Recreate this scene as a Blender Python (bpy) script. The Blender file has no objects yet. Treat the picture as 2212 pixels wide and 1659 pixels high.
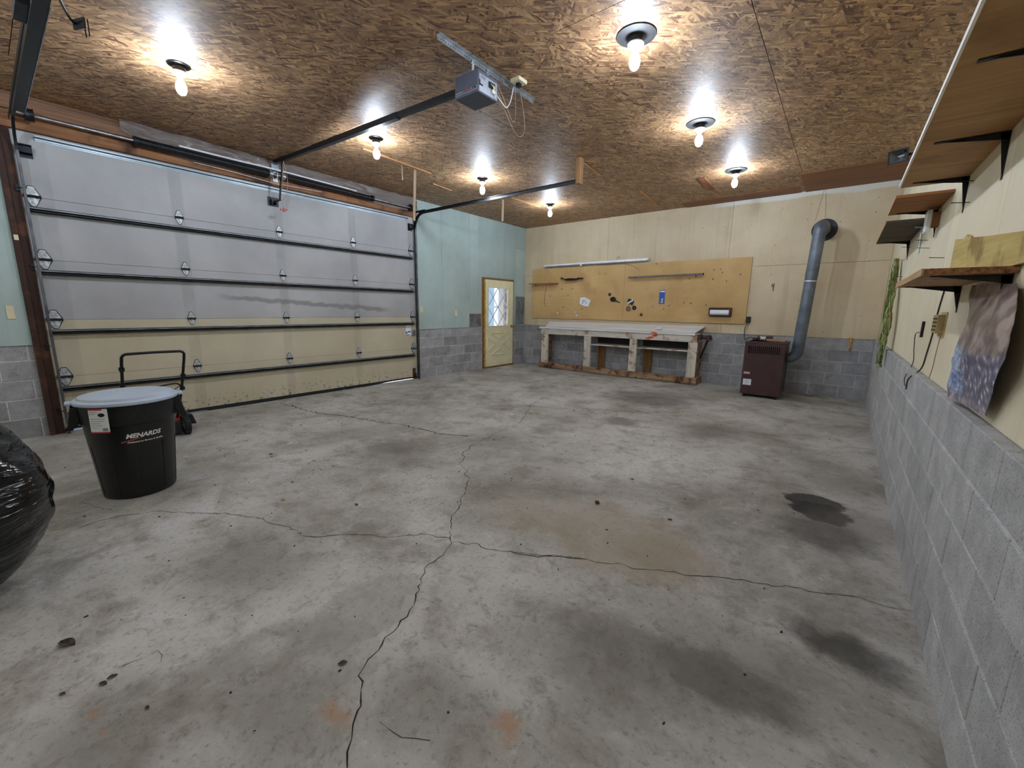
import bpy, bmesh, math, random
from mathutils import Vector, Matrix, noise
random.seed(7)
SC = bpy.context.scene
COL = SC.collection
# ------------------------------------------------------------------ camera
FPX, PW, PH = 893.19, 2212.0, 1659.0
CAM = Vector((6.526, -8.7535, 1.4008))
RGT = Vector((0.78409823, 0.62048784, 0.0135942))
UPV = Vector((-0.12176473, 0.13231992, 0.98369954))
FWD = Vector((-0.60857482, 0.77297236, -0.17930535))
cd = bpy.data.cameras.new('camera'); cd.sensor_width = 36.0; cd.lens = FPX / PW * 36.0
cd.clip_start = 0.02; cd.clip_end = 200
co = bpy.data.objects.new('camera', cd); COL.objects.link(co)
co.matrix_world = Matrix(((RGT.x, UPV.x, -FWD.x, CAM.x), (RGT.y, UPV.y, -FWD.y, CAM.y), (RGT.z, UPV.z, -FWD.z, CAM.z), (0, 0, 0, 1)))
SC.camera = co
# ------------------------------------------------------------------ world, exposure
SC.view_settings.view_transform = 'Standard'; SC.view_settings.look = 'None'
SC.view_settings.gamma = 1.0; SC.view_settings.use_curve_mapping = False
SC.view_settings.exposure = 1.72
BULB = 125.0
wd = bpy.data.worlds.new('world'); SC.world = wd; wd.use_nodes = True
bgn = wd.node_tree.nodes['Background']; bgn.inputs[0].default_value = (0.50, 0.72, 1.0, 1); bgn.inputs[1].default_value = 0.26
sl_ = bpy.data.lights.new('sun', 'SUN'); sl_.energy = 3.0; sl_.angle = .05; so_ = bpy.data.objects.new('sun', sl_); COL.objects.link(so_); so_.rotation_euler = Vector((.12, .62, -.78)).to_track_quat('-Z', 'Y').to_euler()

W, H, HB = 6.956, 3.389, 1.0      # room width, ceiling, block wainscot
XR = 7.0                          # plane of the panelling above the right ledge
YF = -11.1                        # wall behind the camera
def ray(u, v): return FWD + RGT * ((u - PW / 2) / FPX) - UPV * ((v - PH / 2) / FPX)
def pxX(u, v, x): d = ray(u, v); return CAM + d * ((x - CAM.x) / d.x)
def pxY(u, v, y): d = ray(u, v); return CAM + d * ((y - CAM.y) / d.y)
def pxZ(u, v, z): d = ray(u, v); return CAM + d * ((z - CAM.z) / d.z)

# ------------------------------------------------------------------ helpers
WL = {}
class MB:
    def __init__(s): s.v = []; s.f = []; s.mi = []
    def add(s, vs, fs, mi=0):
        o = len(s.v); s.v += [Vector(p) for p in vs]; s.f += [tuple(i + o for i in f) for f in fs]; s.mi += [mi] * len(fs); return s
    def box(s, a, b, mi=0):
        x0, y0, z0 = [min(a[i], b[i]) for i in range(3)]; x1, y1, z1 = [max(a[i], b[i]) for i in range(3)]
        return s.add([(x0,y0,z0),(x1,y0,z0),(x1,y1,z0),(x0,y1,z0),(x0,y0,z1),(x1,y0,z1),(x1,y1,z1),(x0,y1,z1)],
                     [(0,3,2,1),(4,5,6,7),(0,1,5,4),(1,2,6,5),(2,3,7,6),(3,0,4,7)], mi)
    def obox(s, c, size, R=None, mi=0):
        R = R or Matrix.Identity(3); c = Vector(c); h = [k / 2 for k in size]
        vs = [c + R @ Vector((sx*h[0], sy*h[1], sz*h[2])) for sz in (-1,1) for sx, sy in ((-1,-1),(1,-1),(1,1),(-1,1))]
        return s.add(vs, [(0,3,2,1),(4,5,6,7),(0,1,5,4),(1,2,6,5),(2,3,7,6),(3,0,4,7)], mi)
    def bar(s, p0, p1, w, h, up=(0,0,1), mi=0):
        p0, p1 = Vector(p0), Vector(p1); d = (p1 - p0); L = d.length; d.normalize(); up = Vector(up)
        if abs(d.dot(up)) > .98: up = Vector((0,1,0))
        sd = d.cross(up).normalized(); u2 = sd.cross(d)
        R = Matrix((d, sd, u2)).transposed()
        return s.obox((p0 + p1) / 2, (L, w, h), R, mi)
    def cyl(s, p0, p1, r0, r1=None, n=16, mi=0, caps=True):
        r1 = r0 if r1 is None else r1; p0, p1 = Vector(p0), Vector(p1); d = (p1 - p0).normalized()
        a = d.orthogonal().normalized(); b = d.cross(a); vs = []
        for p, r in ((p0, r0), (p1, r1)):
            vs += [p + (a * math.cos(2*math.pi*i/n) + b * math.sin(2*math.pi*i/n)) * r for i in range(n)]
        fs = [(i, (i+1) % n, n + (i+1) % n, n + i) for i in range(n)]
        if caps: fs += [tuple(range(n-1, -1, -1)), tuple(range(n, 2*n))]
        return s.add(vs, fs, mi)
    def tube(s, pts, r, n=8, mi=0, closed=False):
        pts = [Vector(p) for p in pts]; m = len(pts); vs = []; fs = []; a = None
        for i, p in enumerate(pts):
            if closed: d = pts[(i+1) % m] - pts[i-1]
            else: d = (pts[min(i+1, m-1)] - pts[max(i-1, 0)])
            d.normalize()
            if a is None: a = d.orthogonal().normalized()
            a = (a - d * a.dot(d)).normalized(); b = d.cross(a)
            rr = r[i] if isinstance(r, (list, tuple)) else r
            vs += [p + (a * math.cos(2*math.pi*k/n) + b * math.sin(2*math.pi*k/n)) * rr for k in range(n)]
        for i in range(m if closed else m - 1):
            j = (i + 1) % m
            fs += [(i*n+k, i*n+(k+1) % n, j*n+(k+1) % n, j*n+k) for k in range(n)]
        if not closed: fs += [tuple(range(n-1, -1, -1)), tuple((m-1)*n + k for k in range(n))]
        return s.add(vs, fs, mi)
    def lathe(s, prof, c=(0,0,0), n=32, R=None, mi=0):
        R = R or Matrix.Identity(3); c = Vector(c); vs = []; fs = []; m = len(prof)
        for r, z in prof: vs += [c + R @ Vector((r*math.cos(2*math.pi*i/n), r*math.sin(2*math.pi*i/n), z)) for i in range(n)]
        for j in range(m-1): fs += [(j*n+i, j*n+(i+1) % n, (j+1)*n+(i+1) % n, (j+1)*n+i) for i in range(n)]
        fs += [tuple(range(n-1, -1, -1)), tuple((m-1)*n+i for i in range(n))]
        return s.add(vs, fs, mi)
    def prism(s, poly, o, u, v, t, mi=0):
        o, u, v = Vector(o), Vector(u), Vector(v); w = u.cross(v).normalized() * t; n = len(poly)
        vs = [o + u*a + v*b for a, b in poly]; vs += [p + w for p in vs]
        fs = [tuple(range(n-1, -1, -1)), tuple(range(n, 2*n))] + [(i, (i+1) % n, n+(i+1) % n, n+i) for i in range(n)]
        return s.add(vs, fs, mi)
    def sphere(s, c, r, nu=16, nv=10, sc=(1,1,1), mi=0):
        prof = []
        for j in range(nv+1):
            a = -math.pi/2 + math.pi*j/nv; prof.append((max(1e-4, r*math.cos(a)), r*math.sin(a)))
        R = Matrix.Diagonal(sc)
        return s.lathe(prof, c, nu, R, mi)
    def build(s, name, mats, parent=None, smooth=False, bevel=0, local=False, seg=1, angle=None, zero=False):
        if not isinstance(mats, (list, tuple)): mats = [mats]
        vs = [Vector(p) for p in s.v]
        if parent is not None: org = Vector((0,0,0)) if local else WL[parent.name]
        elif zero: org = Vector((0,0,0))
        else:
            lo = [min(p[i] for p in vs) for i in range(3)]; hi = [max(p[i] for p in vs) for i in range(3)]
            org = Vector(((lo[0]+hi[0])/2, (lo[1]+hi[1])/2, lo[2]))
        me = bpy.data.meshes.new(name); me.from_pydata([p - org for p in vs], [], s.f)
        for m in mats: me.materials.append(m)
        for p, k in zip(me.polygons, s.mi): p.material_index = k
        bm = bmesh.new(); bm.from_mesh(me)
        bmesh.ops.recalc_face_normals(bm, faces=bm.faces)
        if bevel:
            es = [e for e in bm.edges if len(e.link_faces) == 2 and e.calc_face_angle(0) > .5]
            bmesh.ops.bevel(bm, geom=es, offset=bevel, segments=seg, affect='EDGES', profile=.5, clamp_overlap=True)
        bm.to_mesh(me); bm.free()
        if smooth:
            for p in me.polygons: p.use_smooth = True
            me.set_sharp_from_angle(angle=math.radians(angle or 40))
        ob = bpy.data.objects.new(name, me); COL.objects.link(ob)
        if parent is not None: ob.parent = parent; WL[ob.name] = Vector(WL[parent.name])
        else: ob.location = org; WL[ob.name] = Vector(org)
        return ob
def tag(o, label=None, cat=None, group=None, kind=None):
    if label: o['label'] = label
    if cat: o['category'] = cat
    if group: o['group'] = group
    if kind: o['kind'] = kind
    return o
def thing(name, label, cat, loc, group=None, rz=0, kind=None):
    o = bpy.data.objects.new(name, None); COL.objects.link(o); o.location = loc; o.rotation_euler[2] = rz
    o.empty_display_size = .1; WL[o.name] = Vector(loc)
    return tag(o, label, cat, group, kind)
def copy_tree(o, parent=None):
    c = o.copy(); COL.objects.link(c)
    if parent is not None: c.parent = parent
    for ch in list(o.children): copy_tree(ch, c)
    return c
def place(mesh, name, parent, loc, rot=None):
    o = bpy.data.objects.new(name, mesh); COL.objects.link(o); o.parent = parent; o.location = Vector(loc) - WL[parent.name]
    if rot: o.rotation_euler = rot
    WL[o.name] = Vector(loc)
    return o
def mesh_of(mb, name, mats, **k):
    o = mb.build(name, mats, zero=True, **k); me = o.data; bpy.data.objects.remove(o); return me
def smoothpath(pts, k=6):
    pts = [Vector(p) for p in pts]; out = []
    for i in range(len(pts)-1):
        p0 = pts[max(i-1,0)]; p1 = pts[i]; p2 = pts[i+1]; p3 = pts[min(i+2, len(pts)-1)]
        for j in range(k):
            t = j/k; out.append(.5*((2*p1)+(p2-p0)*t+(2*p0-5*p1+4*p2-p3)*t*t+(3*p1-p0-3*p2+p3)*t**3))
    return out + [pts[-1]]
def text_mesh(s, size, shear=0, offset=0):
    cu = bpy.data.curves.new('lettering', 'FONT'); cu.body = s; cu.size = size; cu.shear = shear; cu.offset = offset
    cu.align_x = 'CENTER'; cu.align_y = 'CENTER'; cu.resolution_u = 3
    o = bpy.data.objects.new('lettering', cu); COL.objects.link(o)
    dg = bpy.context.evaluated_depsgraph_get(); me = o.evaluated_get(dg).to_mesh()
    vs = [v.co.copy() for v in me.vertices]; fs = [tuple(p.vertices) for p in me.polygons]
    o.evaluated_get(dg).to_mesh_clear(); bpy.data.objects.remove(o); bpy.data.curves.remove(cu)
    return vs, fs

# ------------------------------------------------------------------ materials
def lin(c):
    return tuple(((x/255)/12.92 if x/255 <= .04045 else ((x/255+.055)/1.055)**2.4) for x in c) + (1,)
class NT:
    def __init__(s, name):
        s.m = bpy.data.materials.new(name); s.m.use_nodes = True; s.t = s.m.node_tree; s.b = s.t.nodes['Principled BSDF']
    def n(s, typ, **k):
        nd = s.t.nodes.new(typ)
        for a, b in k.items():
            if a.startswith('i_'): 
                key = a[2:]; nd.inputs[int(key) if key.isdigit() else key].default_value = b
            else: setattr(nd, a, b)
        return nd
    def l(s, a, b): s.t.links.new(a, b)
    def pos(s): return s.n('ShaderNodeNewGeometry').outputs['Position']
    def obj(s): return s.n('ShaderNodeTexCoord').outputs['Object']
    def mapping(s, vec, sc=(1,1,1), rot=(0,0,0), loc=(0,0,0)):
        m = s.n('ShaderNodeMapping'); m.inputs['Scale'].default_value = sc; m.inputs['Rotation'].default_value = rot; m.inputs['Location'].default_value = loc
        s.l(vec, m.inputs['Vector']); return m.outputs[0]
    def noise(s, vec, scale, detail=4, rough=.55, dist=0):
        x = s.n('ShaderNodeTexNoise'); x.inputs['Scale'].default_value = scale; x.inputs['Detail'].default_value = detail
        x.inputs['Roughness'].default_value = rough; x.inputs['Distortion'].default_value = dist
        s.l(vec, x.inputs['Vector']); return x.outputs['Fac']
    def ramp(s, fac, stops):
        r = s.n('ShaderNodeValToRGB'); e = r.color_ramp.elements
        while len(e) < len(stops): e.new(.5)
        for q, (p, c) in zip(e, stops): q.position = p; q.color = c if len(c) == 4 else tuple(c) + (1,)
        s.l(fac, r.inputs[0]); return r.outputs[0]
    def mix(s, fac, a, b, mode='MIX'):
        x = s.n('ShaderNodeMix', data_type='RGBA', blend_type=mode)
        for sock, val in ((x.inputs[0], fac), (x.inputs[6], a), (x.inputs[7], b)):
            if hasattr(val, 'links') or hasattr(val, 'is_linked'): s.l(val, sock)
            else: sock.default_value = val
        return x.outputs[2]
    def math(s, op, a, b=None, clamp=False):
        x = s.n('ShaderNodeMath', operation=op, use_clamp=clamp)
        for i, val in enumerate((a, b)):
            if val is None: continue
            if hasattr(val, 'is_linked'): s.l(val, x.inputs[i])
            else: x.inputs[i].default_value = val
        return x.outputs[0]
    def rng(s, v, a, b, c=0, d=1, smooth=True):
        x = s.n('ShaderNodeMapRange'); x.interpolation_type = 'SMOOTHSTEP' if smooth else 'LINEAR'
        for i, q in zip((1,2,3,4), (a,b,c,d)): x.inputs[i].default_value = q
        s.l(v, x.inputs[0]); return x.outputs[0]
    def rand(s): return s.n('ShaderNodeObjectInfo').outputs['Random']
    def bump(s, h, strength, dist=.01):
        x = s.n('ShaderNodeBump'); x.inputs['Strength'].default_value = strength; x.inputs['Distance'].default_value = dist
        s.l(h, x.inputs['Height']); s.l(x.outputs[0], s.b.inputs['Normal'])
    def col(s, c): 
        if hasattr(c, 'is_linked'): s.l(c, s.b.inputs['Base Color'])
        else: s.b.inputs['Base Color'].default_value = c
    def done(s, rough=.6, metal=0, spec=.5):
        if hasattr(rough, 'is_linked'): s.l(rough, s.b.inputs['Roughness'])
        else: s.b.inputs['Roughness'].default_value = rough
        s.b.inputs['Metallic'].default_value = metal; s.b.inputs['Specular IOR Level'].default_value = spec
        return s.m
def plain(name, c, rough=.6, metal=0, var=.12, vs=9, bump=0, bs=60, spec=.5, rnd=0):
    t = NT(name); p = t.obj(); base = lin(c)
    f = t.noise(p, vs, 5); lo = tuple(k*(1-var*2) for k in base[:3]) + (1,); hi = tuple(min(1, k*(1+var)) for k in base[:3]) + (1,)
    cc = t.ramp(f, [(.3, lo), (.68, hi)])
    if rnd: cc = t.mix(1.0, cc, t.ramp(t.rand(), [(0, (1-rnd,)*3), (1, (1,1,1))]), 'MULTIPLY')
    t.col(cc)
    if bump: t.bump(t.noise(p, bs, 4), bump, .004)
    return t.done(rough, metal, spec)
def wood(name, c1, c2, axis='y', scale=1.0, rough=.7, stain=None, knots=0, spec=.3):
    t = NT(name); p = t.obj(); st = {'x': (1.2, 22, 22), 'y': (22, 1.2, 22), 'z': (22, 22, 1.2)}[axis]
    q = t.mapping(p, tuple(k*scale for k in st)); f = t.noise(q, 1.0, 6, .62, .6)
    q2 = t.mapping(p, tuple(k*4*scale for k in st)); f2 = t.noise(q2, 1.0, 3)
    c = t.ramp(f, [(.28, lin(c1)), (.7, lin(c2))])
    c = t.mix(.35, c, t.ramp(f2, [(.35, (.55,.5,.45,1)), (.6, (1,1,1,1))]), 'MULTIPLY')
    if stain: c = t.mix(t.rng(t.noise(p, stain[1], 4), .5, .66), c, lin(stain[0]))
    t.col(c); t.bump(f2, .25, .003); return t.done(rough, 0, spec)
def concrete_block(name, lo, hi, rnd=.25):
    t = NT(name); p = t.pos()
    a = t.noise(p, 7, 6, .65); b = t.noise(p, 130, 4, .7); c2 = t.noise(p, 26, 4)
    c = t.ramp(a, [(.3, lin(lo)), (.7, lin(hi))])
    c = t.mix(t.rng(b, .35, .46, .6, 0), c, lin([k*.45 for k in lo]))
    c = t.mix(t.rng(c2, .58, .75, 0, .35), c, lin([min(255, k*1.12) for k in hi]))
    c = t.mix(1.0, c, t.ramp(t.rand(), [(0, (1-rnd,)*3), (1, (1.0,1.0,1.0))]), 'MULTIPLY')
    t.col(c); t.bump(t.math('ADD', b, t.math('MULTIPLY', c2, .7)), .55, .006); return t.done(.93, 0, .2)

def osb(name, dark, light, gloss=.42):
    t = NT(name); p = t.pos(); o = t.n('ShaderNodeVectorMath', operation='ADD'); t.l(p, o.inputs[0])
    sh = t.math('MULTIPLY', t.rand(), 37.0); cb = t.n('ShaderNodeCombineXYZ'); t.l(sh, cb.inputs[0]); t.l(sh, cb.inputs[1]); t.l(cb.outputs[0], o.inputs[1]); p = o.outputs[0]
    cur = None; hgt = None
    D, L = lin(dark), lin(light)
    M1 = tuple(a*.45+b*.55 for a, b in zip(D, L)); 
    for i, (ang, sx, sy) in enumerate([(1.55,11,62),(1.15,10,52),(2.1,12,66),(1.3,9,44),(.7,11,58),(1.8,9,48),(2.5,12,60)]):
        q = t.mapping(p, (sx, sy, 1), (0,0,ang), (i*3.1, i*7.7, 0))
        # Mapping scales before rotating, so turn first with a second node
        r0 = t.mapping(p, (1,1,0), (0,0,ang), (i*3.1, i*7.7, 0)); q = t.mapping(r0, (sx, sy, 1))
        v = t.n('ShaderNodeTexVoronoi', voronoi_dimensions='2D', feature='F1'); v.inputs['Scale'].default_value = 1.0
        t.l(q, v.inputs['Vector']); sp = t.n('ShaderNodeSeparateColor'); t.l(v.outputs['Color'], sp.inputs[0])
        g = t.noise(t.mapping(r0, (18, 160, 1)), 1.0, 2)
        val = t.math('ADD', t.math('MULTIPLY', sp.outputs[0], .8), t.math('MULTIPLY', g, .3))
        c = t.ramp(val, [(.14, D), (.42, tuple(a*.62+b*.38 for a, b in zip(D, L))), (.7, tuple(a*.45+b*.55 for a, b in zip(D, L))), (.95, L)])
        if cur is None: cur = c; hgt = sp.outputs[1]
        else:
            msk = t.math('GREATER_THAN', sp.outputs[1], .6)
            cur = t.mix(msk, cur, c); hm = t.n('ShaderNodeMix'); t.l(msk, hm.inputs[0]); t.l(hgt, hm.inputs[2]); t.l(sp.outputs[2], hm.inputs[3]); hgt = hm.outputs[0]
    big = t.noise(t.pos(), .55, 4)
    cur = t.mix(1.0, cur, t.ramp(big, [(.3, (.66,.62,.62,1)), (.65, (1,1,1,1))]), 'MULTIPLY')
    t.col(cur); t.bump(hgt, .35, .003); return t.done(gloss, 0, .45)

def floor_mat():
    t = NT('stained_concrete'); p = t.pos(); P2 = t.mapping(p, (1,1,0))
    big = t.noise(P2, .75, 6, .62, .4); mid = t.noise(P2, 3.2, 7, .68); fine = t.noise(P2, 38, 5, .7); sp = t.noise(P2, 150, 3, .7)
    m2 = t.noise(P2, 8, 8, .78, .5); m3 = t.noise(t.mapping(P2, (1, 1, 0), (0,0,.6)), 19, 6, .72)
    c = t.ramp(big, [(.3, lin((140,135,123))), (.44, lin((172,169,160))), (.56, lin((194,192,186))), (.72, lin((208,207,204)))])
    c = t.mix(t.rng(mid, .48, .7, 0, .62), c, lin((128,121,106)))
    c = t.mix(t.rng(mid, .24, .42, .5, 0), c, lin((220,220,217)))
    c = t.mix(t.rng(m2, .52, .66, 0, .55), c, lin((122,117,106)))
    c = t.mix(t.rng(m2, .3, .43, .55, 0), c, lin((218,218,214)))
    c = t.mix(t.rng(m3, .57, .7, 0, .5), c, lin((100,96,87)))
    c = t.mix(t.rng(fine, .54, .68, 0, .5), c, lin((104,101,93)))
    c = t.mix(t.rng(fine, .3, .42, .35, 0), c, lin((226,226,223)))
    c = t.mix(t.rng(sp, .66, .73, 0, .65), c, lin((58,55,50)))
    dr = t.noise(t.mapping(P2, loc=(7.3, 2.1, 0)), 1.1, 6, .7, .6); c = t.mix(t.rng(dr, .5, .68, 0, .55), c, lin((118,111,95)))
    # peeled sealer: crisp-edged patches
    pe = t.noise(P2, 1.15, 9, .76, .3); c = t.mix(t.rng(pe, .585, .6, 0, .32), c, lin((146,144,139)))
    pe2 = t.noise(t.mapping(P2, loc=(4.2, 1.7, 0)), 1.6, 9, .78, .2); c = t.mix(t.rng(pe2, .63, .645, 0, .5), c, lin((222,221,217)))
    warp = t.n('ShaderNodeTexNoise'); warp.inputs['Scale'].default_value = 4.5; warp.inputs['Detail'].default_value = 8; warp.inputs['Roughness'].default_value = .7; t.l(P2, warp.inputs['Vector'])
    wv = t.n('ShaderNodeVectorMath', operation='MULTIPLY_ADD'); t.l(warp.outputs['Color'], wv.inputs[0]); wv.inputs[1].default_value = (.3,.3,0); t.l(P2, wv.inputs[2])
    off = Vector((.15, .15, 0)); WP = wv.outputs[0]
    oil = (36,35,36); dirt = (104,98,88); tan = (158,146,126); rust = (176,128,88)
    # pixel centre, size along the room's x and y in metres, colour, strength, edge softness
    ST = [((1760,1084), .19,.15, oil,.9,.14), ((1776,1108), .19,.16, oil,.92,.14), ((1742,1098), .14,.12, oil,.85,.18),
          ((1772,1152), .3,.3, (66,62,57),.72,.6), ((1852,1135), .3,.35, dirt,.5,.7), ((1850,1050), .35,.5, dirt,.35,.8),
          ((1835,1410), .22,.13, (60,57,53),.75,.6), ((1770,1370), .17,.1, (70,66,60),.6,.7), ((1560,1465), .32,.14, (66,63,57),.62,.45),
          ((1430,1440), .42,.22, dirt,.5,.7), ((1560,1380), .5,.25, dirt,.4,.8), ((1790,1310), .4,.2, dirt,.4,.8), ((1330,1160), .6,.45, tan,.6,.45), ((1420,1195), .25,.22, (150,134,112),.5,.4),
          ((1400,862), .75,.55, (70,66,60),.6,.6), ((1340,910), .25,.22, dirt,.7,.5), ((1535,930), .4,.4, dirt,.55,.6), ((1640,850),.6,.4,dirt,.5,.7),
          ((850,985), .55,.35, dirt,.45,.7), ((1060,950), .5,.55, dirt,.45,.8), ((540,1215), .45,.3, dirt,.5,.7), ((1150,1110), .4,.3, tan,.4,.7), ((800,1310), .2,.25, (146,143,136),.4,.14), ((720,1400), .22,.2, (146,143,136),.35,.14),
          ((1250,1400), .45,.3, dirt,.4,.8), ((600,1560), .35,.2, dirt,.5,.8), ((930,1520),.3,.2,dirt,.45,.8), ((220,1600), .3,.22, dirt,.55,.8),
          ((728,1540), .06,.05, rust,.5,.8), ((1100,1562), .07,.05, rust,.6,.7), ((225,1580), .03,.02, rust,.5,.6), ((190,1545), .03,.02, rust,.5,.6), ((900,905), .3,.18, (128,104,88),.3,.9), ((1095,884), .12,.1, (110,92,78),.5,.5)]
    for (px, rx, ry, colr, s, soft) in ST:
        q = pxZ(px[0], px[1], 0) + off
        m = t.n('ShaderNodeVectorMath', operation='SUBTRACT'); t.l(WP, m.inputs[0]); m.inputs[1].default_value = (q.x, q.y, 0)
        d = t.n('ShaderNodeVectorMath', operation='DIVIDE'); t.l(m.outputs[0], d.inputs[0]); d.inputs[1].default_value = (rx, ry, 1)
        ln = t.n('ShaderNodeVectorMath', operation='LENGTH'); t.l(d.outputs[0], ln.inputs[0])
        c = t.mix(t.rng(ln.outputs['Value'], 1+soft*.4, max(.05, 1-soft), 0, s), c, lin(colr))
    t.col(c); t.bump(t.math('ADD', fine, t.math('ADD', mid, m2)), .45, .012)
    return t.done(t.rng(mid, .3, .8, .5, .8), 0, .35)

def panel_mat(name, lo, hi, streak=None, grain=1.0, top=None):
    t = NT(name); p = t.pos(); a = t.noise(p, 1.3, 5, .6); b = t.noise(t.mapping(p, (26,26,1.1)), grain, 5); s = t.noise(p, 55, 4)
    c = t.ramp(a, [(.3, lin(lo)), (.68, lin(hi))])
    c = t.mix(t.rng(b, .5, .75, 0, .18), c, lin([k*.8 for k in lo])); c = t.mix(t.rng(s, .62, .75, 0, .3), c, lin([k*.7 for k in lo]))
    if streak: c = t.mix(t.rng(t.noise(t.mapping(p, (4,4,.25)), 1.0, 4), .58, .75, 0, .28), c, lin(streak))
    if top:
        sx = t.n('ShaderNodeSeparateXYZ'); t.l(p, sx.inputs[0])
        f = t.math('MULTIPLY', t.rng(t.math('ADD', sx.outputs[2], t.math('MULTIPLY', a, .12)), 3.33, 3.36), t.rng(sx.outputs[0], 4.2, 4.7))
        c = t.mix(f, c, lin(top))
    c = t.mix(1.0, c, t.ramp(t.rand(), [(0, (.92,)*3), (1, (1,1,1))]), 'MULTIPLY')
    t.col(c); t.bump(b, .1, .003); return t.done(.62, 0, .35)

def pegboard_mat():
    t = NT('pegboard_hardboard'); p = t.pos(); a = t.noise(p, 1.4, 5); b = t.noise(p, 60, 3)
    c = t.ramp(a, [(.3, lin((200,160,104))), (.7, lin((224,188,130)))]); c = t.mix(t.rng(b, .55, .75, 0, .25), c, lin((150,112,66)))
    s = t.n('ShaderNodeSeparateXYZ'); t.l(p, s.inputs[0]); fx = t.math('SUBTRACT', t.math('FRACT', t.math('DIVIDE', s.outputs[0], .0254)), .5); fz = t.math('SUBTRACT', t.math('FRACT', t.math('DIVIDE', s.outputs[2], .0254)), .5)
    d = t.math('SQRT', t.math('ADD', t.math('MULTIPLY', fx, fx), t.math('MULTIPLY', fz, fz)))
    hole = t.rng(d, .15, .2, 1, 0); c = t.mix(hole, c, lin((52,36,20)))
    sm = t.rng(t.noise(t.mapping(p, (1,1,1), loc=(3,0,1)), 1.2, 4), .55, .72, 0, .45); c = t.mix(sm, c, lin((160,112,70)))
    t.col(c); t.bump(t.math('SUBTRACT', 1.0, hole), .6, .006); return t.done(.6, 0, .35)

def emis(name, c, s):
    m = bpy.data.materials.new(name); m.use_nodes = True; b = m.node_tree.nodes['Principled BSDF']
    b.inputs['Base Color'].default_value = (.9,.9,.9,1); b.inputs['Emission Color'].default_value = c; b.inputs['Emission Strength'].default_value = s
    return m
def door_mat(name, lo, hi):
    t = NT(name); p = t.pos(); a = t.noise(p, 1.1, 5); b = t.noise(p, 90, 3); c = t.ramp(a, [(.3, lin(lo)), (.7, lin(hi))])
    c = t.mix(t.rng(b, .6, .75, 0, .2), c, lin([k*.72 for k in lo])); s = t.n('ShaderNodeSeparateXYZ'); t.l(p, s.inputs[0])
    for y in (-8.2, -7.1, -5.94, -4.78):     # grime bands over the stiles
        f = t.rng(t.math('ABSOLUTE', t.math('ADD', s.outputs[1], -y)), .05, .075, .22, 0); f = t.math('MULTIPLY', f, t.rng(t.noise(p, 3, 3), .3, .6, .35, 1)); c = t.mix(f, c, lin([k*.62 for k in lo]))
    # long rubbed scuff
    sc = t.math('ADD', s.outputs[2], t.math('ADD', t.math('MULTIPLY', s.outputs[1], .06), t.math('MULTIPLY', t.noise(p, 5, 4), .12)))
    f = t.rng(t.math('ABSOLUTE', t.math('SUBTRACT', sc, 1.16)), .015, .05, .6, 0); f = t.math('MULTIPLY', f, t.math('MULTIPLY', t.rng(s.outputs[1], -6.9, -6.5), t.rng(s.outputs[1], -4.4, -4.0, 1, 0))); c = t.mix(f, c, lin((112,106,104)))
    # road splash low on the door
    f = t.math('MULTIPLY', t.rng(s.outputs[2], .05, .3, .8, 0), t.rng(t.noise(p, 22, 4), .56, .64)); c = t.mix(f, c, lin((92,76,56)))
    t.col(c); return t.done(.55, 0, .4)
def plaster(name, fn): return fn

BLACKM = plain('black_painted_steel', (28,28,31), .42, .3, .2, 12)
DARKM = plain('dark_steel', (52,54,58), .45, .75, .25, 10)
GALV = plain('galvanised_steel', (178,182,186), .38, .85, .22, 14)
GALVW = plain('bright_zinc', (214,220,222), .4, .5, .15, 16)
RUSTM = plain('rusty_steel', (96,66,50), .75, .3, .4, 14)
WHITEP = plain('white_plastic', (226,226,222), .4, 0, .05, 6)
IVORY = plain('ivory_plastic', (224,214,180), .4, 0, .05, 6)
RUBBER = plain('black_rubber', (30,30,31), .75, 0, .2, 20, .3, 80)
CANBLK = plain('black_ribbed_plastic', (20,20,22), .38, 0, .2, 6, .08, 160)
LIDM = plain('pale_grey_lid_plastic', (186,200,216), .45, 0, .07, 4, .05, 30)
REDM = plain('red_enamel', (176,38,36), .35, 0, .15, 8)
WALLMORT = concrete_block('pale_mortar', (190,189,186), (222,221,218), 0)
BLKR = concrete_block('grey_concrete_block', (172,172,171), (206,206,204), .2)
BLKB = concrete_block('grey_blue_concrete_block', (156,156,158), (194,194,196), .34)
OSBM = osb('strand_board', (98,66,48), (214,172,124), .56)
OSBS = osb('strand_board_shelf', (120,78,44), (200,150,92), .6)
PLYB = panel_mat('tan_hardboard', (202,182,148), (220,203,172), (160,136,104), 1.0, (226,224,214))
PLYR = panel_mat('cream_plywood', (226,214,180), (239,230,203), (206,180,132))
AQUA = panel_mat('aqua_painted_board', (166,186,182), (186,204,200), (152,172,170))
BROWNW = wood('brown_stained_jamb', (44,29,24), (76,52,42), 'z', 1.0, .65, ((96,60,40), 4))
HEADW = wood('orange_pine_header', (112,74,50), (170,120,80), 'y', .8, .65, ((80,50,34), 2.2))
PALEW = wood('weathered_pine', (150,116,84), (204,168,124), 'y', .8, .7)
SLATW = wood('grey_raw_slat', (120,104,84), (186,166,136), 'z', 1.2, .8)
STRIPW = wood('broken_pine_strip', (150,104,68), (214,164,112), 'y', 1.2, .8)
BENCHW = wood('worn_white_paint_wood', (196,188,172), (234,229,216), 'z', .8, .7, ((150,114,82), 7))
BENCHH = wood('worn_white_paint_apron', (194,184,172), (234,228,218), 'x', .8, .7, ((166,136,112), 5))
LOGW = wood('dirty_timber', (112,84,62), (196,162,126), 'x', .7, .85, ((82,58,44), 6))
TOPW = wood('white_painted_board', (226,226,226), (246,246,244), 'x', .3, .5)
YELD = plain('pale_yellow_door_paint', (241,235,196), .5, 0, .05, 3)
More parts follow.
